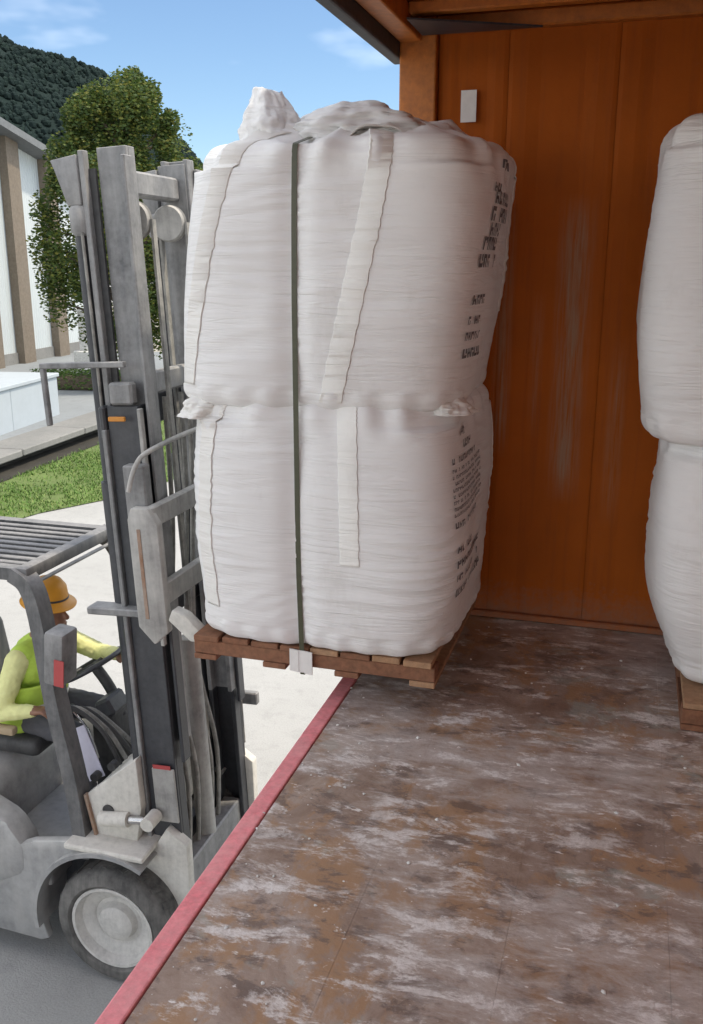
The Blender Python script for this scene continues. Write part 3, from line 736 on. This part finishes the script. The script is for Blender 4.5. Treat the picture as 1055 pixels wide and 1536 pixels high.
# ---------------------------------------------------------------- strapping band round the left stack
def hull(pts):
    pts = sorted(set(pts))
    def half(P):
        h = []
        for p in P:
            while len(h) > 1 and (h[-1][0]-h[-2][0])*(p[1]-h[-2][1])-(h[-1][1]-h[-2][1])*(p[0]-h[-2][0]) <= 0: h.pop()
            h.append(p)
        return h
    a, b = half(pts), half(pts[::-1]); return a[:-1]+b[:-1]
sx = -1.172
pts = []
for b, vv in ((low, (.1, .9)), (upp, (.12, .97))):
    for k in range(90):
        v = vv[0]+(vv[1]-vv[0])*k/89
        for face in ('front', 'back'):
            d = sx-b.c.x
            f, z = b.prof(v); d -= b.shear[0]*z/b.h
            ph = b.phi_x(face, d/max(.3, f)); p = b.pt(ph, v); pts.append((round(p.y, 4), round(p.z, 4)))
pts += [(3.205, PZ-.002), (3.205, PTOP), (4.205, PZ-.002), (4.205, PTOP)]
H = hull(pts); cy = sum(p[0] for p in H)/len(H); cz = sum(p[1] for p in H)/len(H)
bm = BM(); ring = []
for y, z in H:
    d = Vector((0, y-cy, z-cz)).normalized()
    if z < PZ+.01: d = Vector((0, math.copysign(.6, y-cy), -.8))
    ring.append([bm.verts.new(Vector((sx+sg*.010-.014*(z-PZ-1)*0, y, z))+d*o) for sg, o in ((-1, .002), (1, .002), (1, .0045), (-1, .0045))])
for a, b in zip(ring, ring[1:]+ring[:1]):
    for k in range(4): bm.faces.new((a[k], a[(k+1) % 4], b[(k+1) % 4], b[k]))
o = obj('strapping_band', bm, M['strap']); tag(o, 'narrow dark olive band strapped round the lifted bags and pallet', 'strap')
ep = empty('edge_protector', (sx, 3.195, PZ)); tag(ep, 'white edge protector under the strap on the pallet edge', 'protector')
bm = BM(); prism(bm, [(-.05, .012), (-.012, .008), (-.012, .102), (-.05, .106)], -.006, -.0005); obj('flap', bm, M['protector'], ep)
bm = BM(); prism(bm, [(.012, .006), (.045, .002), (.045, .098), (.012, .102)], -.006, -.0005); obj('flap', bm, M['protector'], ep)
bm = BM(); bxx(bm, -.012, .012, -.004, -.0005, .008, .102); obj('fold', bm, M['protector'], ep)

# ================================================================ forklift  (local: x forward, y left, origin on the ground below the front axle)
FL = empty('forklift', (-2.19, 3.82, 0), R(0)); tag(FL, 'dusty grey forklift with raised mast holding the bag pallet', 'forklift')
def fp(name, bm, m, parent=FL, smooth=None, loc=None):
    o = obj(name, bm, m, parent, smooth)
    return o
# wheels
def wheel(x, y, r, w, sgn):
    bm = BM(); h = w/2
    lathe(bm, [(r*.70, -h*.5), (r*.70, -h*.86), (r*.76, -h), (r*.92, -h*.95), (r*.975, -h*.82), (r, -h*.62), (r, h*.62), (r*.975, h*.82), (r*.92, h*.95), (r*.76, h), (r*.70, h*.86), (r*.70, h*.5), (r*.70, -h*.5)], (x, y, r), 'Y', 48, False)
    t_ = fp('wheel', bm, M['rubber'], FL, 50)
    tr = BM()
    for k in range(22):
        a = 2*math.pi*k/22
        for sg in (-1, 1):
            c = Vector((x+math.cos(a+.07*sg)*r*1.004, y+sg*h*.42, r+math.sin(a+.07*sg)*r*1.004))
            box(tr, c, (.004, h*.55, .03), Matrix.Rotation(-a, 3, 'Y') @ Matrix.Rotation(.35*sg, 3, 'X'))
    obj('tread_blocks', tr, M['rubber'], t_)
    s = sgn
    bm = BM(); lathe(bm, [(r*.703, s*h*.3), (r*.703, s*h*.93), (r*.655, s*h*.93), (r*.60, s*h*.60), (r*.44, s*h*.50), (r*.40, s*h*.40), (r*.33, s*h*.40), (r*.29, s*h*.66), (r*.22, s*h*.76), (r*.10, s*h*.78), (.005, s*h*.76)], (x, y, r), 'Y', 40); obj('rim', bm, M['rim'], t_, 35)
    return t_
wheel(0, -.44, .31, .26, -1); wheel(0, .44, .31, .26, 1)
wheel(-1.45, -.42, .24, .19, -1); wheel(-1.45, .42, .24, .19, 1)
# chassis and side skirts
def arch(cx, cz, r, a0, a1, n=14): return [(cx+r*math.cos(R(a0+(a1-a0)*k/n)), cz+r*math.sin(R(a0+(a1-a0)*k/n))) for k in range(n+1)]
side = [(-1.15, .16), (-.42, .13)]+arch(0, .31, .405, 203, 70)[0:]+[(.16, .72), (.13, .74), (-.20, .745), (-.42, .70), (-.62, .60), (-1.15, .56)]
for y0, y1 in ((-.545, -.50), (.50, .545)):
    bm = BM(); prism(bm, side, y0, y1, .01); fp('side_skirt', bm, M['body'], FL, 30)
bm = BM()
ar = arch(0, .31, .40, 190, 62, 18); prism(bm, ar+[(x*1.0+(x)*.055, .31+(z-.31)*1.055) for x, z in ar[::-1]], -.585, -.32); fp('fender', bm, M['body'], FL, 40)
bm = BM()
prism(bm, ar+[(x*1.055, .31+(z-.31)*1.055) for x, z in ar[::-1]], .32, .585); fp('fender', bm, M['body'], FL, 40)
bm = BM(); bxx(bm, -.22, .20, -.575, -.34, .715, .745, .01, 2); fp('fender_step', bm, M['cream'])
bm = BM(); bxx(bm, -1.7, .12, -.33, .33, .2, .55, .02); fp('chassis', bm, M['mastdark'])
bm = BM(); bxx(bm, -1.15, -.36, -.50, .50, .42, .56, .015, 2); fp('footplate', bm, M['body'])
# hood under the seat, rounded
bm = BM(); prism(bm, [(-1.62, .5), (-.74, .5), (-.70, .62), (-.72, .86), (-.80, .93), (-1.55, .96), (-1.64, .9)], -.43, .43, .05); fp('engine_hood', bm, M['body'], FL, 40)
# rounded side tank beside the footwell
bm = BM(); prism(bm, [(-1.5, .42), (-.66, .40), (-.47, .50), (-.46, .66), (-.55, .78), (-.72, .86), (-1.5, .90)], -.56, -.40, .045); fp('side_tank', bm, M['body'], FL, 40)
bm = BM(); prism(bm, [(-1.5, .42), (-.66, .40), (-.47, .50), (-.46, .66), (-.55, .78), (-.72, .86), (-1.5, .90)], .40, .56, .045); fp('side_tank', bm, M['body'], FL, 40)
# counterweight
bm = BM(); prism(bm, [(-2.02, .32), (-1.64, .22), (-1.64, .98), (-1.9, .98), (-2.05, .86)], -.5, .5, .06); fp('counterweight', bm, M['body'], FL, 40)
# front cowl: sloping dashboard box with right-hand cheek plate
bm = BM(); prism(bm, [(-.14, .56), (.05, .56), (.135, .90), (.12, 1.165), (-.14, .95)], -.40, .40, .018); cowl = fp('front_cowl', bm, M['cream'], FL, 40)
bm = BM(); prism(bm, [(-.08, .62), (.10, .70), (.14, .92), (.128, 1.18), (-.145, .955)], -.455, -.405, .006); obj('cheek_plate', bm, M['cream'], cowl, 40)
bm = BM(); ribbon_box(bm, [(-.150, -.458, .955), (-.085, -.458, .625), (-.04, -.458, .63)], .014, .026, (0, 1, 0)); obj('plate_edge', bm, M['rust'], cowl)
bm = BM(); lathe(bm, [(.0, -.462), (.03, -.462), (.03, -.452), (.0, -.452)], (-.035, 0, .885), 'Y', 18); obj('pivot_hole', bm, M['black'], cowl)
for x, z in ((-.16, .985), (-.06, 1.06)):
    bm = BM(); lathe(bm, [(.0, -.37), (.022, -.37), (.022, -.33), (.0, -.33)], (x, 0, z), 'Y', 14); obj('knob', bm, M['black'], cowl)
# tilt cylinders
for y in (-.44, .44):
    bm = BM(); tube(bm, [(-.07, y*1.07, .845), (.08, y*1.07, .865)], .036, 14); tl = fp('tilt_cylinder', bm, M['cream'], FL, 40)
    bm = BM(); tube(bm, [(.08, y*1.07, .865), (.19, y*1.07, .88)], .02, 12); obj('rod', bm, M['chrome'], tl, 40)
    bm = BM(); tube(bm, [(.20, y*1.07-.045, .885), (.20, y*1.07+.045, .885)], .034, 14); obj('clevis', bm, M['cream'], tl, 40)
# pale sheet, instrument pod, levers, steering
bm = BM(); bxx(bm, -.045, .045, -.003, .003, -.135, .135, .001); o = fp('pale_sheet', bm, M['sheet']); o.location = (-.235, -.30, 1.07); o.rotation_euler = (R(-12), R(-26), R(8)); o['label'] = 'pale lavender sheet behind the pillar'
bm = BM(); bxx(bm, -.42, -.28, .02, .26, .56, 1.12, .03, 2); fp('steering_column_cover', bm, M['black'], FL, 40)
bm = BM(); tube(bm, smooth_path([(-.30, .14, 1.05), (-.36, .14, 1.2), (-.44, .14, 1.31)], 4), .03, 12); st = fp('steering_column', bm, M['black'], FL, 40)
bm = BM()
ctr = Vector((-.45, .14, 1.325)); ax = Vector((-.5, 0, .87)).normalized(); u, v = frame(ax)
ringp = [ctr+(u*math.cos(a)+v*math.sin(a))*.165 for a in [2*math.pi*k/28 for k in range(29)]]
tube(bm, ringp, .014, 8, False)
for k in range(3): tube(bm, [ctr, ctr+(u*math.cos(k*2.09)+v*math.sin(k*2.09))*.16], .010, 6)
obj('steering_wheel', bm, M['mastdark'], st, 60)
bm = BM(); box(bm, (-.30, .05, 1.16), (.10, .16, .10), Matrix.Rotation(-.5, 3, 'Y'), .015); fp('instrument_pod', bm, M['mastdark'])
for k, y in enumerate((-.28, -.21, -.14)):
    bm = BM(); tube(bm, smooth_path([(-.28, y, .95), (-.33, y, 1.10), (-.40, y-.01, 1.20)], 4), .007, 6); lv = fp('control_lever', bm, M['chrome'], FL, 60)
    bm = BM(); lathe(bm, [(.002, -.02), (.016, -.015), (.02, 0), (.014, .018), (.002, .022)], (-.405, y-.01, 1.215), 'Z', 12); obj('knob', bm, M['amber'] if k == 1 else M['black'], lv, 60)
for k in range(4):
    bm = BM(); y = -.30+.055*k
    tube(bm, smooth_path([(-.40, y, 1.28-.03*k), (-.30, y+.01, 1.30-.03*k), (-.16, y+.02, 1.20-.03*k), (-.07, y+.03, 1.02)], 6), .011, 8); fp('hydraulic_hose', bm, M['hose'] if k % 2 else M['black'], FL, 60)
# seat
bm = BM(); box(bm, (-.81, 0, .985), (.46, .46, .10), None, .04, 3); seat = fp('seat', bm, M['black'], FL, 40)
bm = BM(); box(bm, (-1.06, 0, 1.26), (.10, .44, .52), Matrix.Rotation(-.16, 3, 'Y'), .04, 3); obj('backrest', bm, M['black'], seat, 40)
bm = BM(); box(bm, (-.80, -.275, 1.11), (.28, .05, .045), None, .015, 2); obj('armrest', bm, M['boot'], seat, 40)
# overhead guard
GZ = 2.0; gx0, gx1 = -1.64, -.48; gy = .355
gd = fp('overhead_guard', ribbon_box(BM(), [(gx0, -gy, GZ), (gx1, -gy, GZ)], .06, .06), M['guard'])
obj('side_beam', ribbon_box(BM(), [(gx0, gy, GZ), (gx1, gy, GZ)], .06, .06), M['guard'], gd)
for x, nm in ((gx1+.025, 'front_beam'), (gx0, 'rear_beam')):
    bm = BM(); bxx(bm, x-.035, x+.035, -gy-.03, gy+.03, GZ-.03, GZ+.035, .012, 2); obj(nm, bm, M['guard'], gd, 40)
bm = BM(); bxx(bm, gx1+.065, gx1+.085, -gy+.02, gy-.02, GZ-.05, GZ-.035, .004); obj('front_rail', bm, M['mast'], gd)
for k in range(9):
    y = -gy+.075+(2*gy-.15)*k/8
    bm = BM(); bxx(bm, gx0+.03, gx1-.01, y-.017, y+.017, GZ-.012, GZ+.026, .004); obj('guard_bar', bm, M['guard'], gd)
for sg in (-1, 1):
    bm = BM(); ribbon_box(bm, smooth_path([(gx1-.02, sg*gy, GZ+.0), (gx1+.06, sg*(gy+.012), GZ-.05), (gx1+.115, sg*(gy+.03), GZ-.2), (gx1+.18, sg*(gy+.06), GZ-.6), (gx1+.27, sg*(gy+.09), 1.0), (gx1+.31, sg*(gy+.10), .62)], 6), .07, .095, (0, 1, 0)); obj('front_pillar', bm, M['guard'], gd, 40)
    bm = BM(); ribbon_box(bm, smooth_path([(gx0, sg*gy, GZ), (gx0-.03, sg*gy, 1.5), (gx0-.05, sg*gy, .95)], 4), .07, .07, (0, 1, 0)); obj('rear_pillar', bm, M['guard'], gd, 40)
bm = BM(); box(bm, (gx1+.255, -.455, 1.66), (.10, .13, .26), Matrix.Rotation(.10, 3, 'Y'), .015, 2); lh = fp('light_housing', bm, M['mast'], FL, 40)
bm = BM(); box(bm, (gx1+.285, -.523, 1.60), (.05, .005, .13), Matrix.Rotation(.10, 3, 'Y')); obj('red_label', bm, M['redlabel'], lh)
# mast (tilted back)
mast = fp('mast', bxx(BM(), -.05, .05, -.325, .325, .25, .42, .008), M['mast'])
mast.location = (.265, 0, .12); mast.rotation_euler = (0, R(-2.75), 0)
def channel(y, z0, z1, dx, w, t_, sgn, x=0):
    bm = BM(); bxx(bm, x-dx/2, x+dx/2, y-t_/2, y+t_/2, z0, z1, .003)                      # web
    bxx(bm, x-dx/2, x-dx/2+.022, min(y+sgn*t_/2, y+sgn*w), max(y+sgn*t_/2, y+sgn*w), z0, z1, .003)
    bxx(bm, x+dx/2-.022, x+dx/2, min(y+sgn*t_/2, y+sgn*w), max(y+sgn*t_/2, y+sgn*w), z0, z1, .003)
    return bm
for sg in (-1, 1):
    obj('outer_rail', channel(sg*.375, 0, 2.70, .15, .07, .018, -sg), M['mastdark'], mast)
    obj('inner_rail', channel(sg*.295, 1.10, 3.74, .135, .06, .02, -sg, .028), M['mast'], mast)
    bm = BM(); bxx(bm, .097, .115, sg*.325-.035, sg*.325+.03, 1.75, 3.70, .004); obj('rail_flange', bm, M['mast'], mast)
    bm = BM(); bxx(bm, .0975, .1155, sg*.325-.036, sg*.325+.031, 1.02, 1.748, .004); obj('greased_flange', bm, M['mastdark'], mast)
    bm = BM(); bxx(bm, -.04, .075, sg*.396-.006, sg*.396+.006, .72, 1.0, .003); obj('rail_plate', bm, M['frame'], mast)
    bm = BM(); bxx(bm, -.03, .06, sg*.403-.002, sg*.403+.002, 1.0, 1.02); obj('red_mark', bm, M['redlabel'], mast)
    # lift cylinder behind the rail, rod and head
    bm = BM(); tube(bm, [(-.13, sg*.33, .05), (-.13, sg*.33, 2.36)], .042, 16); obj('lift_cylinder', bm, M['mastdark'], mast, 40)
    bm = BM(); tube(bm, [(-.135, sg*.33, 2.36), (-.135, sg*.33, 3.50)], .026, 14); obj('lift_rod', bm, M['mastdark'], mast, 40)
    bm = BM(); lathe(bm, [(.03, 3.40), (.045, 3.42), (.045, 3.50), (.036, 3.52)], (-.13, sg*.33, 0), 'Z', 16); prism(bm, [(-.225, 3.70), (-.10, 3.715), (-.10, 3.52), (-.165, 3.52), (-.18, 3.60)], sg*.33-.035, sg*.33+.035, .006); obj('rod_head', bm, M['mast'], mast, 40)
    bm = BM(); bxx(bm, -.098, -.072, sg*.335-.02, sg*.335+.02, 1.6, 3.73, .003); obj('middle_rail', bm, M['mast'], mast)
    bm = BM(); bxx(bm, -.071, -.041, sg*.318-.008, sg*.318+.008, 1.6, 3.66); obj('rail_gap_shade', bm, M['black'], mast)  # black bar filling the gap between rails, stands in for its shade
    bm = BM(); tube(bm, [(-.112, sg*.36, 2.2), (-.112, sg*.36, 3.5)], .007, 8); obj('hose_line', bm, M['hose'], mast, 60)
    # chains and their pulley
    bm = BM(); lathe(bm, [(.02, -.024), (.075, -.024), (.082, -.012), (.066, -.006), (.066, .006), (.082, .012), (.075, .024), (.02, .024)], (.02, sg*.16, 3.46), 'Y', 26); obj('chain_pulley', bm, M['frame'], mast, 40)
    for dx in (.088, -.048):
        bm = BM(); bxx(bm, .02+dx-.006, .02+dx+.006, sg*.16-.016, sg*.16+.016, 1.7 if dx > 0 else 2.2, 3.46)
        obj('lift_chain', bm, M['hose'], mast)
    bm = BM(); bxx(bm, -.10, -.078, sg*.375-.03, sg*.375+.03, .1, 2.6, .004); obj('rear_flange', bm, M['mast'], mast)
bm = BM(); bxx(bm, -.03, .085, .228, .234, 2.35, 3.72, .002); obj('rail_cover', bm, M['mast'], mast)
for sg in (-1, 1):
    bm = BM(); bxx(bm, .076, .094, sg*.386-.014, sg*.386+.014, 1.62, 2.69, .003); obj('front_flange', bm, M['frame'], mast)
bm = BM(); bxx(bm, -.03, .05, -.235, .2275, 3.56, 3.66, .01); obj('inner_cross_member', bm, M['mast'], mast)
bm = BM(); bxx(bm, -.02, .03, -.235, .235, 2.72, 2.82, .01); obj('inner_cross_member', bm, M['mast'], mast)
bm = BM(); bxx(bm, -.11, -.08, -.40, .40, 2.56, 2.70, .008); obj('outer_cross_member', bm, M['mastdark'], mast)
bm = BM(); bxx(bm, -.11, -.08, -.40, .40, 1.60, 1.70, .008); obj('outer_cross_member', bm, M['mastdark'], mast)
# rear brackets of the near rail
bm = BM(); bxx(bm, -.36, .05, -.42, -.395, 2.865, 2.89, .004); bxx(bm, -.36, -.338, -.42, -.395, 2.62, 2.8655, .004); obj('hose_bracket', bm, M['mast'], mast)
bm = BM(); bxx(bm, -.05, .06, -.40, -.345, 2.705, 2.80, .01); obj('rail_stop', bm, M['mast'], mast)
bm = BM(); bxx(bm, -.05, .03, -.425, -.412, 2.64, 2.66, .003); obj('amber_tag', bm, M['amber'], mast)
bm = BM(); bxx(bm, -.26, .05, -.44, -.35, 1.765, 1.80, .006); obj('mast_lug', bm, M['mast'], mast)
bm = BM(); bxx(bm, .0, .16, .40, .44, .95, 1.02, .006); obj('mast_lug', bm, M['mast'], mast)
for k, y in enumerate((-.20, -.10, .06, .14)):
    bm = BM(); tube(bm, smooth_path([(-.02, y, .25), (.02, y+.02, .8), (-.03, y-.02, 1.4), (.03, y, 2.0+.1*k), (.04, y+.02, 2.7)], 5), .012, 8); obj('mast_hose', bm, M['hose'], mast, 60)
bm = BM(); tube(bm, [(.0, 0, .05), (.0, 0, 1.5)], .05, 16); obj('free_lift_cylinder', bm, M['frame'], mast, 40)
# mast foot castings, dusty
for sg in (-1, 1):
    bm = BM(); prism(bm, [(-.16, .0), (.10, -.02), (.12, .62), (.02, .70), (-.12, .50)], sg*.40-.03, sg*.40+.03, .008); obj('mast_foot', bm, M['cream'], mast, 40)
# carriage with side cheeks, bars, backrest rod
zc = 1.86
bm = BM()
bxx(bm, .125, .165, -.50, .50, zc-.02, zc+.08, .006); bxx(bm, .125, .165, -.50, .50, zc+.34, zc+.43, .006)
obj('carriage', bm, M['frame'], mast)
for sg in (-1, 1):
    bm = BM(); prism(bm, [(.05, zc-.10), (.12, zc-.18), (.19, zc-.12), (.19, zc+.36), (.15, zc+.43), (.07, zc+.43), (.05, zc+.38)], sg*.50-.025, sg*.50+.025, .008); obj('carriage_cheek', bm, M['frame'], mast, 40)
    bm = BM(); bxx(bm, .092, .108, sg*.526-.002, sg*.526+.002, zc-.06, zc+.34); obj('cheek_slot', bm, M['rust'], mast)
    bm = BM(); bxx(bm, .02, .12, sg*.44-.03, sg*.44+.03, zc-.05, zc+.60, .006); obj('carriage_upright', bm, M['mast'], mast)
bm = BM(); tube(bm, smooth_path([(.07, -.52, zc+.50), (.10, -.50, zc+.60), (.13, -.42, zc+.655), (.15, 0, zc+.68), (.15, .5, zc+.66)], 5), .011, 8); obj('backrest_rod', bm, M['frame'], mast, 60)
# forks
for sg in (-1, 1):
    bm = BM(); y = sg*.27
    bxx(bm, .485, .525, y-.055, y+.055, PZ+.034, PZ+.66, .006); bxx(bm, .5251, 1.5, y-.055, y+.055, PZ+.034, PZ+.076, .006)
    fp('fork', bm, M['frame'])
bm = BM(); prism(bm, [(.38, PZ+.12), (.48, PZ+.035), (.534, PZ+.03), (.534, PZ+.08), (.46, PZ+.15), (.40, PZ+.17)], -.535, -.47, .008); fp('fork_hook', bm, M['cream'], FL, 40)

# ================================================================ driver
def person():
    base = Vector((-2.19-.86, 3.84, 0))
    r = empty('person', (base.x+.07, base.y, .062)); r.scale = (.935, .935, .935); tag(r, 'driver in orange hat, lime vest and yellow sleeves sitting at the forklift wheel', 'person')
    V = Vector
    bones = []          # (a, b, ra, rb, material index)
    def cap(a, b, ra, rb, m): bones.append((V(a), V(b), ra, rb, m))
    SK, SL, TR, BT, VE = 0, 1, 2, 3, 4
    pel = V((.0, 0, 1.12)); ch = V((.10, 0, 1.42)); nk = V((.13, 0, 1.58)); hd = V((.21, -.02, 1.715))
    cap(pel+V((0, -.08, 0)), pel+V((0, .08, 0)), .125, .125, TR); cap(pel, ch, .135, .15, VE)
    cap(ch+V((0, -.08, .0)), ch+V((0, .08, .0)), .13, .13, VE); cap(ch+V((0, -.15, .06)), ch+V((0, .15, .06)), .075, .075, VE)
    cap(ch+V((0, 0, .08)), nk, .065, .056, SK); cap(nk, hd+V((-.02, 0, -.03)), .056, .07, SK)
    cap(hd+V((-.025, 0, .03)), hd+V((.0, 0, .02)), .092, .088, SK); cap(hd+V((.0, 0, .02)), hd+V((.045, 0, -.075)), .078, .048, SK)
    cap(hd+V((.082, 0, .01)), hd+V((.105, 0, -.025)), .010, .016, SK)                                    # nose
    for s in (-1, 1): cap(hd+V((-.01, s*.082, .01)), hd+V((-.015, s*.09, -.02)), .016, .012, SK)       # ears
    # right arm (near us): hand on lever beside the lap;  left arm reaching to the wheel
    shR, elR, wrR = ch+V((.0, -.20, .055)), V((.03, -.29, 1.20)), V((.22, -.28, 1.235))
    shL, elL, wrL = ch+V((.0, .20, .055)), V((.30, .28, 1.36)), V((.48, .20, 1.40))
    for sh, el, wr in ((shR, elR, wrR), (shL, elL, wrL)):
        cap(sh, el, .066, .052, SL); cap(el, wr, .050, .038, SL)
        d = (wr-el).normalized(); hp = wr+d*.07; cap(wr, wr+d*.02, .028, .028, SK)
        up = V((0, 0, 1)); sd = d.cross(up).normalized(); nn = sd.cross(d)
        for k in range(4):
            o = sd*(k-1.5)*.019; kn = wr+d*.088+o
            cap(wr+d*.02+o*.7, kn, .015, .012, SK)
            L = (.034, .04, .037, .028)[k]
            m1 = kn+d*L*.75-nn*L*.55; m2 = m1+d*L*.15-nn*L*.75
            cap(kn, m1, .0105, .0095, SK); cap(m1, m2, .0095, .008, SK)
        s = 1 if sh is shR else -1
        t0 = wr+d*.03-sd*.022*s; t1 = t0+d*.035-sd*.026*s-nn*.012; t2 = t1+d*.03-sd*.002*s-nn*.014
        cap(t0, t1, .013, .011, SK); cap(t1, t2, .011, .009, SK)
    # legs: seated, knees forward, feet on the footplate
    for s in (-1, 1):
        hip = pel+V((.02, s*.10, -.02)); kn = V((.43, s*.17, 1.06)); an = V((.46, s*.15, .66))
        cap(hip, kn, .098, .068, TR); cap(kn, an, .062, .045, TR)
        cap(an+V((-.03, 0, -.05)), an+V((.15, s*.02, -.065)), .046, .036, BT)
    bm = BM()
    for a, b, ra, rb, m in bones:
        d = b-a; L = max(d.length, 1e-4); d = d/L if L > 1e-4 else V((0, 0, 1)); n = 5; pts, rad = [], []
        for k in range(n): ang = math.pi/2*(1-k/(n-1)); pts.append(a-d*ra*math.sin(ang)); rad.append(max(.0012, ra*math.cos(ang)))
        for k in range(n): ang = math.pi/2*k/(n-1); pts.append(b+d*rb*math.sin(ang)); rad.append(max(.0012, rb*math.cos(ang)))
        tube(bm, pts, rad, 14)
    bmesh.ops.recalc_face_normals(bm, faces=bm.faces[:])
    me = bpy.data.meshes.new('tmp'); bm.to_mesh(me); bm.free(); tmp = bpy.data.objects.new('tmp', me); link(tmp)
    md = tmp.modifiers.new('r', 'REMESH'); md.mode = 'VOXEL'; md.voxel_size = .0065
    sm = tmp.modifiers.new('s', 'SMOOTH'); sm.iterations = 3; sm.factor = .5
    dg = bpy.context.evaluated_depsgraph_get(); me2 = bpy.data.meshes.new_from_object(tmp.evaluated_get(dg))
    bpy.data.objects.remove(tmp); bpy.data.meshes.remove(me)
    me2.name = 'body'
    me2.materials.clear()
    for k in ('skin', 'sleeve', 'trouser', 'boot', 'vest'): me2.materials.append(M[k])
    nrm = [v.normal.copy() for v in me2.vertices]
    cos_ = [0.0]*(3*len(me2.vertices)); me2.vertices.foreach_get('co', cos_)
    for i, nv_ in enumerate(nrm):            # soft cloth folds
        p = V(cos_[3*i:3*i+3])
        if p.z < 1.5: cos_[3*i:3*i+3] = p+nv_*(.004*noise.noise(p*22)+.003*noise.noise(p*48))
    me2.vertices.foreach_set('co', cos_); me2.update()
    def nearest(p):
        best, bi = 9, 0
        for a, b, ra, rb, m in bones:
            ab = b-a; t = max(0, min(1, (p-a).dot(ab)/max(1e-9, ab.length_squared))); q = (p-a-ab*t).length-(ra+(rb-ra)*t)
            if q < best: best, bi = q, m
        return bi
    cs = [f.center.copy() for f in me2.polygons]
    me2.polygons.foreach_set('material_index', [nearest(c) for c in cs]); me2.polygons.foreach_set('use_smooth', [True]*len(cs)); me2.update()
    o = bpy.data.objects.new('body', me2); link(o); o.parent = r
    # vest: shell over the torso with arm openings
    bm = BM(); nseg, rows = 40, 16; grid = []
    for j in range(rows+1):
        t = j/rows; z = 1.04+.28*t; cx = .0+.07*t
        rx = .172-.012*t; ry = .222-.008*t
        row = []
        for i in range(nseg):
            a = 2*math.pi*i/nseg
            k = 1+.035*fbm((math.cos(a)*3, math.sin(a)*3, z*9), 3)
            row.append(bm.verts.new((cx+rx*k*math.cos(a), ry*k*math.sin(a), z)))
        grid.append(row)
    for j in range(rows):
        for i in range(nseg):
            a = 2*math.pi*(i+.5)/nseg; t = (j+.5)/rows
            if math.cos(a) > .985: continue                    # open front
            bm.faces.new((grid[j][i], grid[j][(i+1) % nseg], grid[j+1][(i+1) % nseg], grid[j+1][i]))
    ve = obj('vest_hem', bm, M['vest'], r, 180); md = ve.modifiers.new('t', 'SOLIDIFY'); md.thickness = .006; md.offset = 1
    bm = BM()
    for z, cx in ((1.20, .04), (1.30, .062)):
        for i in range(nseg):
            pass
    bm2 = BM()
    for z in (1.17, ):
        cx = .033; pts = [(cx+(.178)*math.cos(2*math.pi*i/40), (.229)*math.sin(2*math.pi*i/40), z) for i in range(41)]
        ribbon_box(bm2, pts, .004, .045)
    bm.free(); obj('reflective_band', bm2, M['band'], ve, 180)
    # brimmed hat, eyes, mouth
    bm = BM(); lathe(bm, [(.150, -.004), (.152, .002), (.112, .022), (.104, .05), (.092, .10), (.062, .135), (.02, .148), (.001, .149)], (0, 0, 0), 'Z', 32)
    ht = obj('hat', bm, M['hat'], r, 50); ht.location = hd+V((-.005, 0, .055)); ht.rotation_euler = (0, R(9), 0)
    bm = BM(); lathe(bm, [(.106, .026), (.109, .028), (.107, .046), (.103, .047)], (0, 0, 0), 'Z', 32); hb = obj('hat_band', bm, M['mastdark'], ht, 50)
    for s in (-1, 1):
        bm = BM(); bmesh.ops.create_uvsphere(bm, u_segments=10, v_segments=8, radius=.011); e = obj('eye', bm, M['eye'], r, 180); e.location = hd+V((.079, s*.032, .018))
    bm = BM(); box(bm, (0, 0, 0), (.008, .042, .008), None, .003); mo = obj('mouth', bm, M['rust'], r); mo.location = hd+V((.088, 0, -.062))
person()
